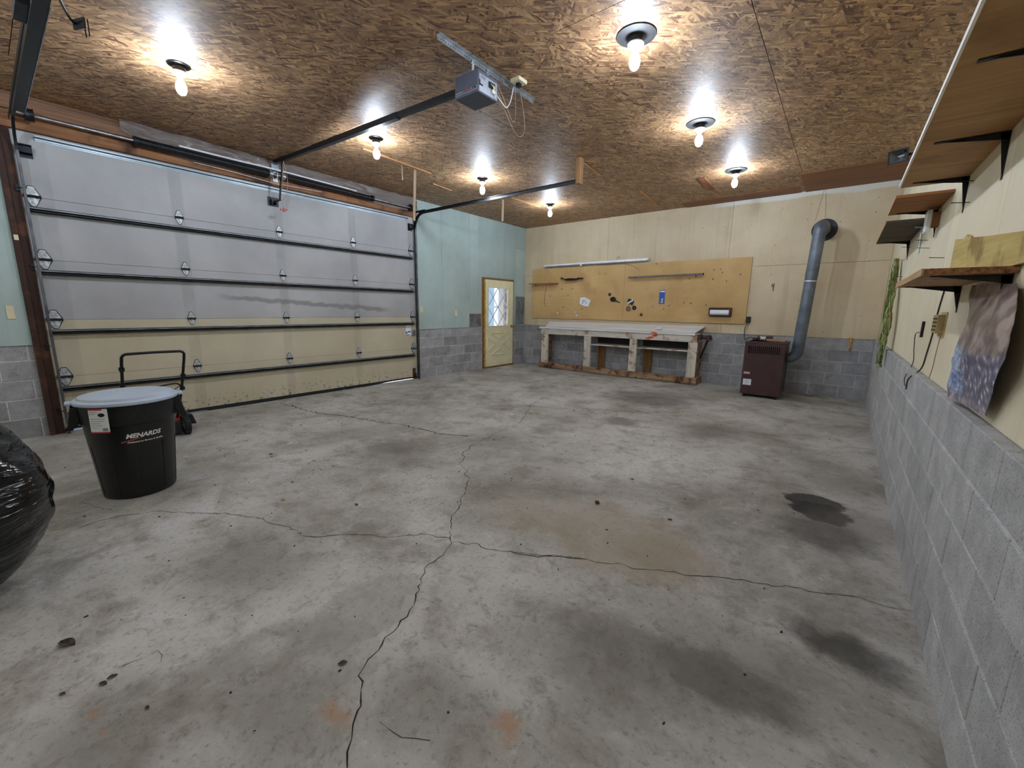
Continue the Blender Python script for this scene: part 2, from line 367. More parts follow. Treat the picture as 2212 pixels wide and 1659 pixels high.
WHITEPAINT = plain('white_gloss_paint', (232,234,236), .35, 0, .04, 4)
HEATM = plain('maroon_brown_enamel', (74,46,48), .42, .1, .12, 5)
PIPEM = plain('blue_grey_stove_pipe', (112,120,132), .42, .3, .25, 5)
TAPE = plain('aluminium_tape', (214,216,220), .28, .8, .1, 9)
CARD = wood('brown_board', (110,76,44), (150,110,66), 'z', .6, .8)
BLACKH = plain('black_grime', (18,17,16), .9, 0, .1)
PAPER = plain('white_paper', (238,240,244), .7, 0, .03)
PALEPINK = plain('pale_pink_label', (222,176,168), .6, 0, .06)
GREYP = plain('grey_patch_board', (122,120,120), .8, 0, .25, 6, .2, 40)
GREYPAN = plain('grey_metal_panel', (134,142,148), .5, .3, .2, 4)
BLUE = plain('blue_packaging', (34,96,190), .45, 0, .15, 20)
BRASS = plain('brass', (196,160,92), .3, .9, .1)
FOAM = plain('yellow_spray_foam', (212,164,74), .8, 0, .35, 30, .8, 60)
WIRE = plain('tan_wire', (170,140,112), .6, 0, .1)
BLKWIRE = plain('black_cable', (24,24,25), .5, 0, .1)
GREENA = plain('green_netting', (176,186,120), .7, 0, .3, 20, 0, 60, .3, .35)
GREENB = plain('dark_green_netting', (116,130,70), .7, 0, .3, 20, 0, 60, .3, .35)
YELB = wood('yellowed_plywood', (186,160,84), (222,204,132), 'y', .5, .7, ((150,122,60), 4))
DARKSH = wood('dark_weathered_shelf', (44,38,34), (112,100,86), 'x', .8, .8)
BROWNSH = wood('brown_shelf_board', (120,72,40), (178,122,76), 'x', .7, .7)
PARTB = wood('tan_particle_shelf', (156,116,72), (190,148,98), 'x', .35, .55, ((134,96,58), 1.6))
WHITEEDGE = plain('white_edge_paint', (236,234,226), .5, 0, .04)
ORANGE = plain('orange_paint', (226,94,50), .6, 0, .15, 20)
CRACK = plain('dark_crack', (44,41,37), .95, 0, .3, 30)
CREAMD = door_mat('cream_door_skin', (186,176,150), (206,198,174))
GREYD = door_mat('grey_door_skin', (160,160,161), (185,185,185))
NAILM = plain('dark_nail', (48,42,38), .6, .4, .2)

# ------------------------------------------------------------------ the shell
def struct(o, label, cat): return tag(o, label, cat, kind='structure')
fl = struct(MB().box((-.052, YF-.1, -.2), (W+.3, .3, 0)).build('floor', floor_mat()), 'cracked oil-stained grey concrete garage floor', 'floor')
struct(MB().box((-9, -16, -.3), (-.052, 6, -.004)).build('ground', plain('driveway_concrete', (226,226,224), .9, 0, .1, 2)), 'pale driveway outside the overhead door', 'ground')

def crack(pts, w, name='crack', jag=.013, step=.03):
    P = [pxZ(u, v, 0) for u, v in pts]; Q = []
    for a, b in zip(P, P[1:]):
        n = max(1, int((b-a).length/step))
        for k in range(n):
            q = a.lerp(b, k/n); r = jag if k else 0; Q.append(q + Vector((random.uniform(-r, r), random.uniform(-r, r), 0)))
    Q.append(P[-1]); vs = []; fs = []
    for i, q in enumerate(Q):
        d = (Q[min(i+1, len(Q)-1)] - Q[max(i-1, 0)]).normalized(); nrm = Vector((-d.y, d.x, 0)); ww = w*random.uniform(.25, 1.2)*.42
        vs += [q + nrm*ww + Vector((0,0,.0012)), q - nrm*ww + Vector((0,0,.0012))]
        if i: fs.append((2*i-2, 2*i-1, 2*i+1, 2*i))
    return MB().add(vs, fs).build(name, CRACK, fl)
zA = lambda L: [(400+x/2.458, 850+y/2.458) for x, y in L]
zB = lambda L: [(x/2, 1200+y/2) for x, y in L]
zC = lambda L: [(1106+x/2.343, 1000+y/2.343) for x, y in L]
zD = lambda L: [(x/3.07, 780+y/3.07) for x, y in L]
crack(zA([(1925,10),(1835,60),(1810,110),(1780,150),(1740,175),(1660,205),(1600,240),(1530,270),(1475,318)]), .008)
crack(zA([(1475,318),(1480,345),(1455,375),(1500,410),(1485,432),(1508,460),(1490,500),(1485,530),(1462,560),(1465,585),(1440,625),(1415,665),(1415,720),(1405,765),(1415,797),(1385,830),(1370,860),(1290,910),(1275,950),(1250,983)])
      + zB([(1815,100),(1812,150),(1770,235),(1760,265),(1700,330),(1650,385),(1635,410),(1590,450),(1548,520),(1560,580),(1560,650),(1525,730),(1520,790),(1500,850),(1500,918)]), .007)
crack(zD([(530,1105),(640,1065),(780,1030),(850,1020),(950,1010),(1050,995),(1190,1000)]) + zA([(0,632),(130,638),(230,640),(320,655),(375,655),(470,695),(560,710),(600,740),(620,757),(700,763),(830,750),(960,750),(1050,762),(1160,755),(1290,748),(1340,765),(1405,770)]), .006)
crack(zA([(1415,790),(1560,800),(1610,830),(1700,838),(1800,855),(1900,865),(2000,865),(2130,880)]) + zC([(0,452),(60,465),(110,473),(180,468),(280,480),(340,483),(420,503),(530,508),(640,538),(720,542),(820,550),(870,568),(950,572),(1040,578),(1100,585),(1240,610),(1360,628),(1430,632),(1540,655),(1600,665),(1720,675),(1800,698),(1870,720),(1960,740),(2015,748)]), .006)
crack(zA([(500,55),(570,65),(640,90),(710,105),(830,118),(900,128),(1000,145),(1060,158),(1150,165),(1220,185),(1300,200),(1350,215),(1440,222),(1500,228)]), .022, jag=.02)
crack(zD([(555,940),(620,965),(680,975),(740,990)]), .004)
crack(zB([(1640,720),(1700,765),(1790,790),(1860,800)]), .003)
crack(zB([(530,478),(680,410),(700,430),(695,465)]), .004)

def blocks(parent, axis, face, a0, a1, z0, mat, skip=(), depth=.06, phase=0.0, sgn=1):
    """running-bond courses; axis 'x' or 'y' is the length direction, face the plane of the block faces"""
    cache = {}
    pitch, ch, j = .406, .2, .009
    for k in range(5):
        zz0 = k*ch + (j if k else .002); zz1 = (k+1)*ch
        st = a0 - 2*pitch + phase + (pitch/2 if k % 2 else 0); e = st
        while e < a1:
            lo, hi = max(e + j/2, a0), min(e + pitch - j/2, a1); e += pitch
            if hi - lo < .03: continue
            segs = [(lo, hi)]
            for s0, s1, szt in skip:
                if zz0 < szt - .01:
                    ns = []
                    for p, q in segs:
                        if q <= s0 or p >= s1: ns.append((p, q))
                        else:
                            if s0 - p > .03: ns.append((p, s0))
                            if q - s1 > .03: ns.append((s1, q))
                    segs = ns
            for p, q in segs:
                key = (round(q-p, 3), round(zz1-zz0, 3))
                if key not in cache:
                    L, hh = q-p, zz1-zz0
                    mb = MB().box((-L/2, -depth, -hh/2), (L/2, 0, hh/2)) if axis == 'x' else MB().box((0, -L/2, -hh/2), (depth, L/2, hh/2))
                    me = bpy.data.meshes.new('concrete_block'); bm = bmesh.new()
                    me.from_pydata(mb.v, [], mb.f); me.materials.append(mat); bm.from_mesh(me); bmesh.ops.recalc_face_normals(bm, faces=bm.faces)
                    bmesh.ops.bevel(bm, geom=list(bm.edges), offset=.003, segments=1, affect='EDGES'); bm.to_mesh(me); bm.free(); cache[key] = me
                dj = random.uniform(-.0025, .0015); m = (p+q)/2; zc = (zz0+zz1)/2
                off = {('x', 1): (m, face + depth + dj, zc), ('y', 1): (face + dj, m, zc), ('y', -1): (face - depth + dj, m, zc)}[(axis, sgn)]
                place(cache[key], 'concrete_block', parent, off)

def sheet(parent, a, b, mat, name='panel'): return MB().box(a, b).build(name, mat, parent, bevel=.0015)

# left wall, garage opening y -8.36..-3.52, side door y -1.6..-.45
GY0, GY1, GZ = -8.365, -3.515, 3.06
DY0, DY1, DZ = -1.60, -.46, 2.08
m = MB()
for y0, y1, z0, z1 in ((YF, GY0, 0, .97), (GY1, DY0, 0, .97), (DY1, 0, 0, .97)): m.box((-.2, y0, z0), (-.0035, y1, z1), 0)
for y0, y1, z0, z1 in ((YF, GY0, .97, H), (GY0, GY1, GZ, H), (GY1, DY0, .97, H), (DY0, DY1, DZ, H), (DY1, 0, .97, H)): m.box((-.2, y0, z0), (-.001, y1, z1), 1)
wl = struct(m.build('wall_left', [WALLMORT, PALEW]), 'left garage wall of grey block below aqua painted boards', 'wall')
blocks(wl, 'y', 0, YF, GY0-.1, 0, BLKB, (), .06, .15, -1)
blocks(wl, 'y', 0, GY1+.02, -.001, 0, BLKB, ((DY0, DY1, 3),), .06, .08, -1)
PT = .012
for y0, y1, z0, z1 in ((YF, -8.47, .962, H), (-3.46, -2.832, .972, H), (-2.828, -2.042, .975, H), (-2.038, -1.742, .975, H), (-1.738, -1.652, .98, H), (-1.652, -1.102, 2.1, H), (-1.098, -.452, 2.1, H), (-.448, -.402, .98, H),
                       (-.398, -.014, .985, 2.86), (-.398, -.014, 2.866, H)):
    if z0 < 1.3 and -2.9 < y0 and y1 < -1.6:   # cut out above the grey patch
        z0 = 1.275 if y0 > -2.3 or y1 < -2.0 and y0 > -2.3 else z0
    sheet(wl, (-.0005, y0, z0), (PT, y1, z1), AQUA)
sheet(wl, (-.0005, -2.828+.55, .985), (.009, -1.655, 1.272), GREYP, 'patch_board')
MB().box((.009, -2.17, 1.065), (.011, -2.07, 1.195)).build('socket_hole', BLACKH, wl)
# back wall
m = MB(); m.box((-.2, .0035, 0), (W+.3, .2, .985), 0); m.box((-.2, .001, .985), (W+.3, .2, H), 1)
wb = struct(m.build('wall_back', [WALLMORT, PALEW]), 'far wall of grey block below tan hardboard sheets', 'wall')
blocks(wb, 'x', 0, .002, W-.002, 0, BLKB, (), .06, .1, 1)
for x0, x1 in ((.0, 2.278), (2.282, 4.718), (4.722, XR-.002)):
    sheet(wb, (x0+.012 if x0 == 0 else x0, -PT, .992), (x1, .0005, 2.208), PLYB); sheet(wb, (x0+.012 if x0 == 0 else x0, -PT, 2.213), (x1, .0005, H-.001), PLYB)
nm = MB()
for i in range(1, 17):
    for k in range(8):
        x = .42*i + random.uniform(-.03, .03); z = 1.05 + .31*k + random.uniform(-.08, .08)
        if x < 6.9 and z < 3.35 and not (.2 < x < 5.15 and 1.1 < z < 2.4) and random.random() < .75: nm.cyl((x, -PT-.0015, z), (x, -PT, z), random.uniform(.004, .0075), n=6)
tag(nm.build('nail_heads', NAILM, wb), kind='stuff')
MB().box((.012, -.004, .6), (.265, .002, .785)).build('plaster_patch', plain('pale_cement_patch', (176,174,172), .9, 0, .1, 10), wb)
# right wall with its ledge
m = MB(); m.box((W+.004, YF, 0), (W+.3, 0, HB-.004), 0); m.box((XR+.006, YF, HB-.004), (W+.3, 0, H), 1)
wr = struct(m.build('wall_right', [WALLMORT, PALEW]), 'right wall of pale grey block with ledge below cream plywood', 'wall')
blocks(wr, 'y', W, YF, -.002, 0, BLKR, (), .07, .145, 1)
y = -.014; ys = [0, -1.14, -2.36, -3.58, -4.8, -6.02, -7.24, -8.46, YF]
for a, b in zip(ys, ys[1:]): sheet(wr, (XR, b+.0015, HB+.003), (XR+.008, a-.0015 if a else -.013, H-.001), PLYR)
wf = struct(MB().box((-.2, YF-.2, 0), (W+.3, YF, H)).build('wall_front', PLYR), 'wall behind the viewer', 'wall')
# ceiling of strand-board sheets
ce = struct(MB().box((-.2, YF-.2, H), (W+.3, .3, H+.2)).build('ceiling', BLACKH), 'strand board sheet ceiling', 'ceiling')
xs = [0, .93, 2.15, 3.37, 4.598, 5.812, XR]
for i, (a, b) in enumerate(zip(xs, xs[1:])):
    s = [-4.65, -5.9, -4.0, -5.2, -5.9, -4.65][i]; cuts = [YF] + sorted(s + 2.44*k for k in range(-3, 4) if YF+.2 < s+2.44*k < -.1) + [0]
    for c, d in zip(cuts, cuts[1:]):
        MB().box((a+.0025, c+.0025, H-.011), (b-.0025, d-.0025, H+.001)).build('strand_board_sheet', OSBM, ce)
HC = H - .011
for x0, x1, y0, y1, t in ((5.79, 6.99, -1.16, -.02, .014), (3.9, 5.72, -.45, -.02, .012)):
    b = MB().box((x0, y0, HC-t), (x1, y1, HC)).build('ceiling_board', wood('reddish_ceiling_board%d' % int(x0), (116,76,52), (156,106,72), 'x', .5, .6), ce, bevel=.002)

# ------------------------------------------------------------------ overhead door
D = thing('door_1', 'five-section overhead garage door, grey above and cream below', 'garage door', (0, (GY0+GY1)/2, 0), kind='structure')
SH = .6096
for k in range(5):
    z0, z1 = k*SH + (.03 if k == 0 else .0008), (k+1)*SH - .0008
    pn = MB().box((-.045, GY0+.002, z0), (0, GY1-.002, z1)).box((-.035, GY0+.002, z1-.02), (-.015, GY1-.002, z1+.012)).build('door_section', CREAMD if k < 2 else GREYD, D, bevel=.003)
sv = []; sf = []; N = 120
for i in range(N+1):
    yy = GY0+.012 + (GY1-GY0-.024)*i/N
    g = 0
    if yy > -4.65: g = .021*min(1, (yy+4.65)/.5)
    elif -5.1 < yy < -4.65: g = .008 if noise.noise(Vector((yy*11, 3, 0))) > .05 else 0
    elif yy < -7.98: g = .03*min(1, (-7.98-yy)/.2)
    elif -7.45 < yy < -7.05: g = .012
    for x, z in ((-.05, .05), (.006, .05), (.006, g), (-.05, g)): sv.append((x, yy, z))
    if i:
        o = 4*(i-1)
        for q in range(4): sf.append((o+q, o+(q+1) % 4, o+4+(q+1) % 4, o+4+q))
sf += [(0,1,2,3), tuple(4*N+q for q in (3,2,1,0))]
MB().add(sv, sf).build('bottom_seal', RUBBER, D)
ST_Y0, ST_Y1 = -8.325, -3.58
for z in (SH-.125, 2*SH-.125, 3*SH-.125, 4*SH-.125):
    s = MB(); s.box((.001, ST_Y0, z-.024), (.006, ST_Y1, z+.024), 0); s.box((.006, ST_Y0, z+.018), (.052, ST_Y1, z+.024), 1); s.box((.006, ST_Y0, z-.024), (.052, ST_Y1, z-.018), 0)
    s.box((.046, ST_Y0, z-.024), (.052, ST_Y1, z-.008), 0); s.box((.046, ST_Y0, z+.006), (.052, ST_Y1, z+.0235), 1)
    s.build('strut', [DARKM, plain('strut_top_flange%d' % int(z*10), (138,141,146), .42, .5, .2, 8)], D)
MB().box((.001, -8.2, 2.985), (.02, -3.66, 3.0), 0).box((.001, -8.2, 3.0), (.03, -3.66, 3.012), 1).box((.001,-8.2,2.975),(.006,-3.66,3.03),0).build('top_strut', [plain('pale_blue_steel', (190,206,216), .4, .3, .08), DARKM], D)
STRM = plain('strut_steel', (92,94,98), .42, .5, .25, 8); STRL = plain('strut_top', (150,153,157), .4, .5, .15, 8)
def hinge_mesh(w, h):
    a = MB(); pl = [(-w*.18, h*.5), (w*.18, h*.5), (w*.5, .012), (w*.5, -.012), (w*.15, -h*.5), (-w*.15, -h*.5), (-w*.5, -.012), (-w*.5, .012)]
    a.prism([(p*1.16, q*1.08) for p, q in pl], (0,0,0), (0,1,0), (0,0,1), .002, 1); a.prism(pl, (.002,0,0), (0,1,0), (0,0,1), .004)
    for zz in (h*.38, h*.14, -h*.3): a.cyl((.003, 0, zz), (.011, 0, zz), .008, n=6)
    return mesh_of(a, 'hinge', [plain('hinge_zinc', (206,210,212), .42, .4, .3, 40), DARKM], smooth=False)
def knuckle_mesh(w):
    a = MB(); a.cyl((.018, -w*.5, 0), (.018, w*.5, 0), .012, n=10); a.box((.003, -w*.45, -.012), (.02, w*.45, .006)); return mesh_of(a, 'knuckle', DARKM, smooth=True)
HG, KN, HGE, KNE = hinge_mesh(.075, .155), knuckle_mesh(.08), hinge_mesh(.105, .185), knuckle_mesh(.12)
RSH = mesh_of(MB().cyl((.03, -.05, 0), (.03, .05, 0), .006, n=8).cyl((.03, .036, 0), (.03, .05, 0), .022, n=14), 'roller', GALV, smooth=True)
for k in range(1, 5):
    for i, yy in enumerate((-8.285, -7.1, -5.94, -4.78, -3.595)):
        e = i in (0, 4); h = place(HGE if e else HG, 'hinge', D, (.001, yy, k*SH+.004)); kk = bpy.data.objects.new('knuckle', KNE if e else KN); COL.objects.link(kk); kk.parent = h
        if e: r = bpy.data.objects.new('roller', RSH); COL.objects.link(r); r.parent = h; r.location = (0, -.05 if i == 0 else .05, 0); r.rotation_euler[2] = math.pi if i == 0 else 0
for yy in (-8.28, -3.6):
    b = MB().box((.001, yy-.035, .05), (.005, yy+.035, .22)).box((.005, yy-.03, .06), (.035, yy-.024, .12)).box((.005, yy+.024, .06), (.035, yy+.03, .12)); b.cyl((.02, yy-.05, .09), (.02, yy+.05, .09), .007, n=8); b.build('bottom_bracket', RUSTM, D)
    t = MB().box((.001, yy-.05, 2.8), (.006, yy+.05, 2.93)).box((.006, yy-.045, 2.83), (.05, yy+.045, 2.84)).box((.006, yy-.045, 2.9), (.05, yy+.045, 2.91)).box((.044, yy-.045, 2.83), (.05, yy+.045, 2.91)); t.build('top_bracket', DARKM, D)
st = MB().box((.0005, -3.765, .872), (.0015, -3.645, 1.06)).build('sticker', PAPER, D)
MB().box((.0015, -3.765, .872), (.002, -3.69, .885), 0).box((.0015, -3.765, .905), (.002, -3.735, .935), 1).box((.0015, -3.725, .925), (.002, -3.66, .945), 1).box((.0015, -3.73, 1.025), (.002, -3.69, 1.032), 1).build('sticker_print', [BLUE, BLACKM], st)
MB().box((.001, -3.64, .86), (.03, -3.57, .965)).build('side_lock', GALV, D, bevel=.003)
# opener arm bracket on the door
MB().box((.001, -6.06, 2.78), (.008, -5.92, 2.9)).box((.008, -6.03, 2.8), (.07, -6.02, 2.86)).box((.008, -5.975, 2.8), (.07, -5.965, 2.86)).build('lift_bracket', DARKM, D)

# jambs and header
struct(MB().box((-.2, GY0-.01, 0), (-.055, GY0+.06, GZ)).box((-.2, GY1-.06, 0), (-.055, GY1+.01, GZ)).box((-.2, GY0, 3.0), (-.055, GY1, GZ+.01)).build('trim_5', BROWNW), 'unseen outer stop added to block daylight around the overhead door', 'trim')  # added behind the door edges to keep daylight from leaking in
jm = struct(MB().box((.0, -8.47, 0), (.028, GY0+.005, 3.05)).box((.0, -8.47, 0), (.045, -8.425, 3.05)).build('trim_1', BROWNW), 'dark brown door jamb left of the overhead door', 'trim')
MB().box((.045, -8.46, 2.0), (.048, -8.43, 2.05)).build('metal_plate', IVORY, jm)
struct(MB().box((.0, GY1-.005, 0), (.02, -3.462, 3.05)).build('trim_2', BROWNW), 'dark brown door jamb right of the overhead door', 'trim')
struct(MB().box((.0, -8.47, 3.052), (.035, -3.462, 3.2)).build('trim_3', HEADW, bevel=.003), 'orange pine header over the overhead door', 'trim')
struct(MB().box((.0, -8.6, 3.215), (.05, -3.462, 3.345)).box((.0, -8.6, 3.2), (.015, -3.462, 3.378)).build('trim_4', wood('weathered_brown_board', (92,66,50), (146,110,84), 'y', .9, .75), bevel=.003), 'pale weathered board above the pine header', 'trim')

# tracks
def track(y, s, label):
    t = thing('door_track', label, 'door track', (.07, y, 0))
    R = .26; pth = [Vector((.075, 0, z)) for z in (0.0, 2.84)]
    arc = [Vector((.075 + R - R*math.cos(a), 0, 2.84 + R*math.sin(a))) for a in [math.pi/2*k/10 for k in range(1, 11)]]
    hor = [Vector((3.498, 0, 3.1))]
    def chan(pts, name, mat):
        m = MB(); vs = []; fs = []; prof = [(-.026, .0), (.026, .0), (.026, .02*s), (.022, .02*s), (.022, .004*s), (-.022, .004*s), (-.022, .02*s), (-.026, .02*s)]
        n = len(prof)
        for i, p in enumerate(pts):
            d = (pts[min(i+1, len(pts)-1)] - pts[max(i-1, 0)]).normalized(); nrm = Vector((-d.z, 0, d.x))
            for a, b in prof: vs.append(p + nrm*a + Vector((0, y + b, 0)))
        for i in range(len(pts)-1): fs += [(i*n+k, i*n+(k+1) % n, (i+1)*n+(k+1) % n, (i+1)*n+k) for k in range(n)]
        fs += [tuple(range(n-1, -1, -1)), tuple((len(pts)-1)*n+k for k in range(n))]
        return m.add(vs, fs).build(name, mat, t)
    chan(pth, 'vertical_track', plain('track_steel', (104,106,110), .38, .6, .3, 6)); chan([pth[-1]] + arc, 'curved_track', BLACKM); chan([arc[-1]] + hor, 'horizontal_track', BLACKM)
    for z in (.25, .95, 1.75, 2.5): MB().box((.021, y-.03*s-.012, z-.03), (.055, y-.03*s+.012, z+.03)).bar((.05, y-.03*s, z), (.075, y, z), .03, .004).build('track_bracket', DARKM, t)
    MB().bar((.05, y-.004*s, 3.13), (.36, y-.004*s, 3.13), .006, .035).build('flag_bracket', DARKM, t)
    return t
track(-3.535, -1, 'dark steel door track curving to the small ceiling hanger board')
lt = track(-8.345, 1, 'dark steel door track at the left edge of the picture')
MB().bar((2.45, -8.345, 3.11), (2.45, -8.345, HC), .05, .005, (1,0,0)).box((2.35, -8.40, 3.09), (2.6, -8.33, 3.13)).bar((2.45, -8.345, 3.2), (2.3, -8.75, HC-.01), .035, .005).build('hanger_strap', DARKM, lt)
MB().box((.36, -8.345, 3.127), (3.5, -8.262, 3.131)).box((.36, -8.35, 3.127), (3.5, -8.345, 3.17)).build('reinforcing_angle', BLACKM, lt)
MB().box((.36, -8.262, 3.122), (2.6, -8.257, 3.134)).build('edge_highlight', GALV, lt)  # pale strip stands in for the highlight along the flange edge
pth = [pxZ(u, v, 3.3) for u, v in ((118,-25),(132,5),(150,38),(163,52))]
hk = thing('ceiling_hook_bracket', 'small dark metal bracket under the ceiling at the upper left', 'bracket', (pth[0].x, pth[0].y, HC))
MB().tube(smoothpath(pth + []), .008, 8).cyl((pth[0].x, pth[0].y, HC), pth[0], .012, n=8).build('arm', BLACKM, hk, True)
c = pxZ(171, 51, 3.3); d = (pxZ(190, 45, 3.3) - pxZ(152, 55, 3.3)).normalized()
MB().bar(c - d*.055, c + d*.055, .012, .06).build('plate', DARKM, hk)
for q in ((183, 55), (190, 52)): p = pxZ(q[0], q[1], 3.3); MB().cyl(p + Vector((0,0,.03)), p + Vector((0,0,-.075)), .004, n=6).build('prong', BLACKM, hk)
hb_ = MB().box((3.5, -3.60, 3.055), (3.56, -3.51, HC)).build('hanger_board', wood('hanger_pine', (140,100,66), (196,150,104), 'z', 1), bevel=.003); tag(hb_, 'short pine board hanging from the ceiling at the track end', 'board')

# torsion spring
ts = thing('torsion_spring', 'long black torsion spring and shaft above the overhead door', 'spring', (.13, -5.94, 3.16))
MB().cyl((.13, -8.35, 3.175), (.13, -3.5, 3.175), .0125, n=10).build('shaft', GALV, ts, True)
def coil(y0, y1, r):
    prof = []; n = int((y1-y0)/.012); 
    for i in range(n): yy = y0 + (y1-y0)*i/n; prof += [(r-.003, yy), (r, yy+.003), (r, yy+.008), (r-.003, yy+.0115)]
    R = Matrix(((1,0,0),(0,0,1),(0,-1,0))); return MB().lathe(prof, (.13, 0, 3.175), 14, R)
coil(-7.43, -6.06, .044).build('spring', BLACKM, ts, True); coil(-5.86, -4.47, .036).build('spring', BLACKM, ts, True)
for yy in (-7.44, -6.05, -5.88, -4.46): MB().cyl((.13, yy-.02, 3.175), (.13, yy+.02, 3.175), .05, .046, n=16).build('winding_cone', DARKM if yy < -7 or yy > -5 else GALV, ts, True)
for yy in (-8.22, -3.66): MB().lathe([(.04,-.03),(.062,-.03),(.055,-.02),(.055,.02),(.062,.03),(.04,.03)], (.13, yy, 3.175), 18, Matrix(((1,0,0),(0,0,1),(0,-1,0)))).build('cable_drum', DARKM, ts, True)
MB().box((.036, -6.02, 3.06), (.06, -5.9, 3.19), 0).build('backing_block', PALEW, ts)
MB().box((.06, -5.99, 3.1), (.066, -5.93, 3.235)).box((.066, -5.966, 3.14), (.15, -5.958, 3.21)).build('center_bracket', GALV, ts)
# white strip lying along the spring, and the loose white cable
tag(MB().tube(smoothpath([(.14,-7.05,3.236),(.14,-6.5,3.236),(.15,-6.0,3.24),(.14,-5.4,3.236),(.135,-4.75,3.23)], 8), .011, 6).build('white_strip', WHITEPAINT, smooth=True), 'thin white strip lying along the black spring', 'strip')
tag(MB().tube(smoothpath([(.06,-6.9,3.112),(.07,-6.45,3.098),(.078,-6.0,3.075),(.078,-5.8,3.082),(.066,-5.55,3.095),(.058,-5.3,3.11)], 8), .004, 5).build('white_cable', WHITEP, smooth=True), 'white cable drooping across the pine header', 'cable')
# plastic sheeting
def film():
    t = NT('clear_plastic_film'); p = t.obj(); n = t.noise(t.mapping(p, (30, 4, 30)), 1.0, 4)
    t.b.inputs['Base Color'].default_value = lin((150,142,138)); t.b.inputs['Alpha'].default_value = .55; t.bump(n, .7, .02); return t.done(.18, 0, .8)
FILM = film(); vs = []; fs = []; NY, NZ = 150, 12
for i in range(NY+1):
    f = i/NY; yy = -7.55 + 3.98*f; top = HC - .006; bot = 3.145 - .02*math.sin(f*9) + (.12*(1-min(1, f/.12)) if f < .12 else 0)
    if -6.07 < yy < -5.85: bot = 3.2
    for k in range(NZ+1):
        g = k/NZ; z = top + (bot-top)*g
        x = .066 + .009*noise.noise(Vector((yy*3, g*7, 1))) + .006*noise.noise(Vector((yy*14, g*16, 5)))
        up = max(0.0, min(1.0, (z-3.235)/.05)); x += up*(.03 + .035*noise.noise(Vector((yy*4, g*6, 9))) + .02*noise.noise(Vector((yy*15, g*14, 4)))); x = max(x, .053)
        if -6.05 < yy < -5.87: x = min(x, .0535)
        vs.append((x, yy, z))
    if i:
        for k in range(NZ): o = (i-1)*(NZ+1)+k; fs.append((o, o+1, o+NZ+2, o+NZ+1))
tag(MB().add(vs, fs).build('plastic_sheeting', FILM, smooth=True, angle=80), 'crumpled clear plastic sheeting tucked under the ceiling above the spring', 'plastic sheet')

# opener
op = thing('garage_door_opener', 'dark grey garage door opener hanging from perforated steel angle', 'door opener', (3.9, -5.95, 3.1))
hs = MB().box((3.77, -6.075, 3.1), (4.03, -5.83, 3.265)).build('motor_housing', plain('slate_grey_plastic', (92,96,112), .5, .2, .1, 5), op, bevel=.008, seg=2)
MB().box((3.78, -6.0765, 3.132), (4.025, -6.0745, 3.142), 0).box((3.78, -6.0765, 3.118), (4.025, -6.0745, 3.124), 0).box((3.87, -6.078, 3.133), (3.96, -6.0765, 3.14), 1).box((3.99, -6.078, 3.133), (4.01, -6.0765, 3.141), 2).box((3.972, -6.078, 3.133), (3.983, -6.0765, 3.141), 2).build('trim_stripe', [plain('grey_stripe', (158,156,162), .5), plain('red_stripe', (168,64,72), .5), BLACKM], hs)
MB().box((4.03, -6.06, 3.108), (4.034, -5.845, 3.235)).build('end_plate', plain('light_grey_steel', (172,178,188), .45, .3), op)
MB().box((4.034, -6.045, 3.205), (4.036, -5.99, 3.225), 0).build('rating_label', GREYPAN, op)
MB().box((4.034, -6.06, 3.15), (4.036, -6.02, 3.162), 0).box((4.034, -6.06, 3.15), (4.036, -6.05, 3.19), 0).build('slot', BLACKM, op)
MB().box((4.034,-5.95,3.17),(4.04,-5.875,3.215),0).build('terminal_strip', BLACKM, op)
MB().box((4.036, -5.92, 3.135), (4.052, -5.885, 3.165)).build('connector', WHITEP, op, bevel=.003)
for a in (-.02, 0, .02): MB().tube(smoothpath([(4.042, -5.91+a, 3.2), (4.055, -5.905+a*.5, 3.18), (4.05, -5.903, 3.162)], 4), .003, 5).build('wire', IVORY, op, True)
MB().tube(smoothpath([(4.05, -5.89, 3.15), (4.07, -5.84, 3.1), (4.05, -5.74, 3.09), (4.0, -5.62, 3.2), (3.95, -5.52, 3.36)], 6), .005, 6).build('power_cord', WHITEP, op, True)
MB().tube(smoothpath([(4.03, -5.83, 3.24), (4.04, -5.72, 3.1), (4.02, -5.62, 3.03), (3.99, -5.54, 3.08), (3.96, -5.5, 3.2), (3.95, -5.5, 3.36)], 6), .003, 5).build('wire', WIRE, op, True)
MB().tube(smoothpath([(4.02, -5.82, 3.2), (4.05, -5.7, 3.0), (4.03, -5.55, 2.93), (4.0, -5.42, 3.0), (3.97, -5.38, 3.15), (3.95, -5.42, 3.36)], 6), .003, 5).build('wire', WIRE, op, True)
MB().tube(smoothpath([(4.03, -5.83, 3.2), (4.04, -5.815, 3.12), (4.05, -5.79, 3.06)], 4), .0025, 5).build('wire', WIRE, op, True)
MB().tube(smoothpath([(3.93, -5.42, 3.365), (3.97, -5.33, 3.33), (3.95, -5.24, 3.34), (3.94, -5.2, 3.375)], 5), .0025, 5).build('wire', WIRE, op, True)
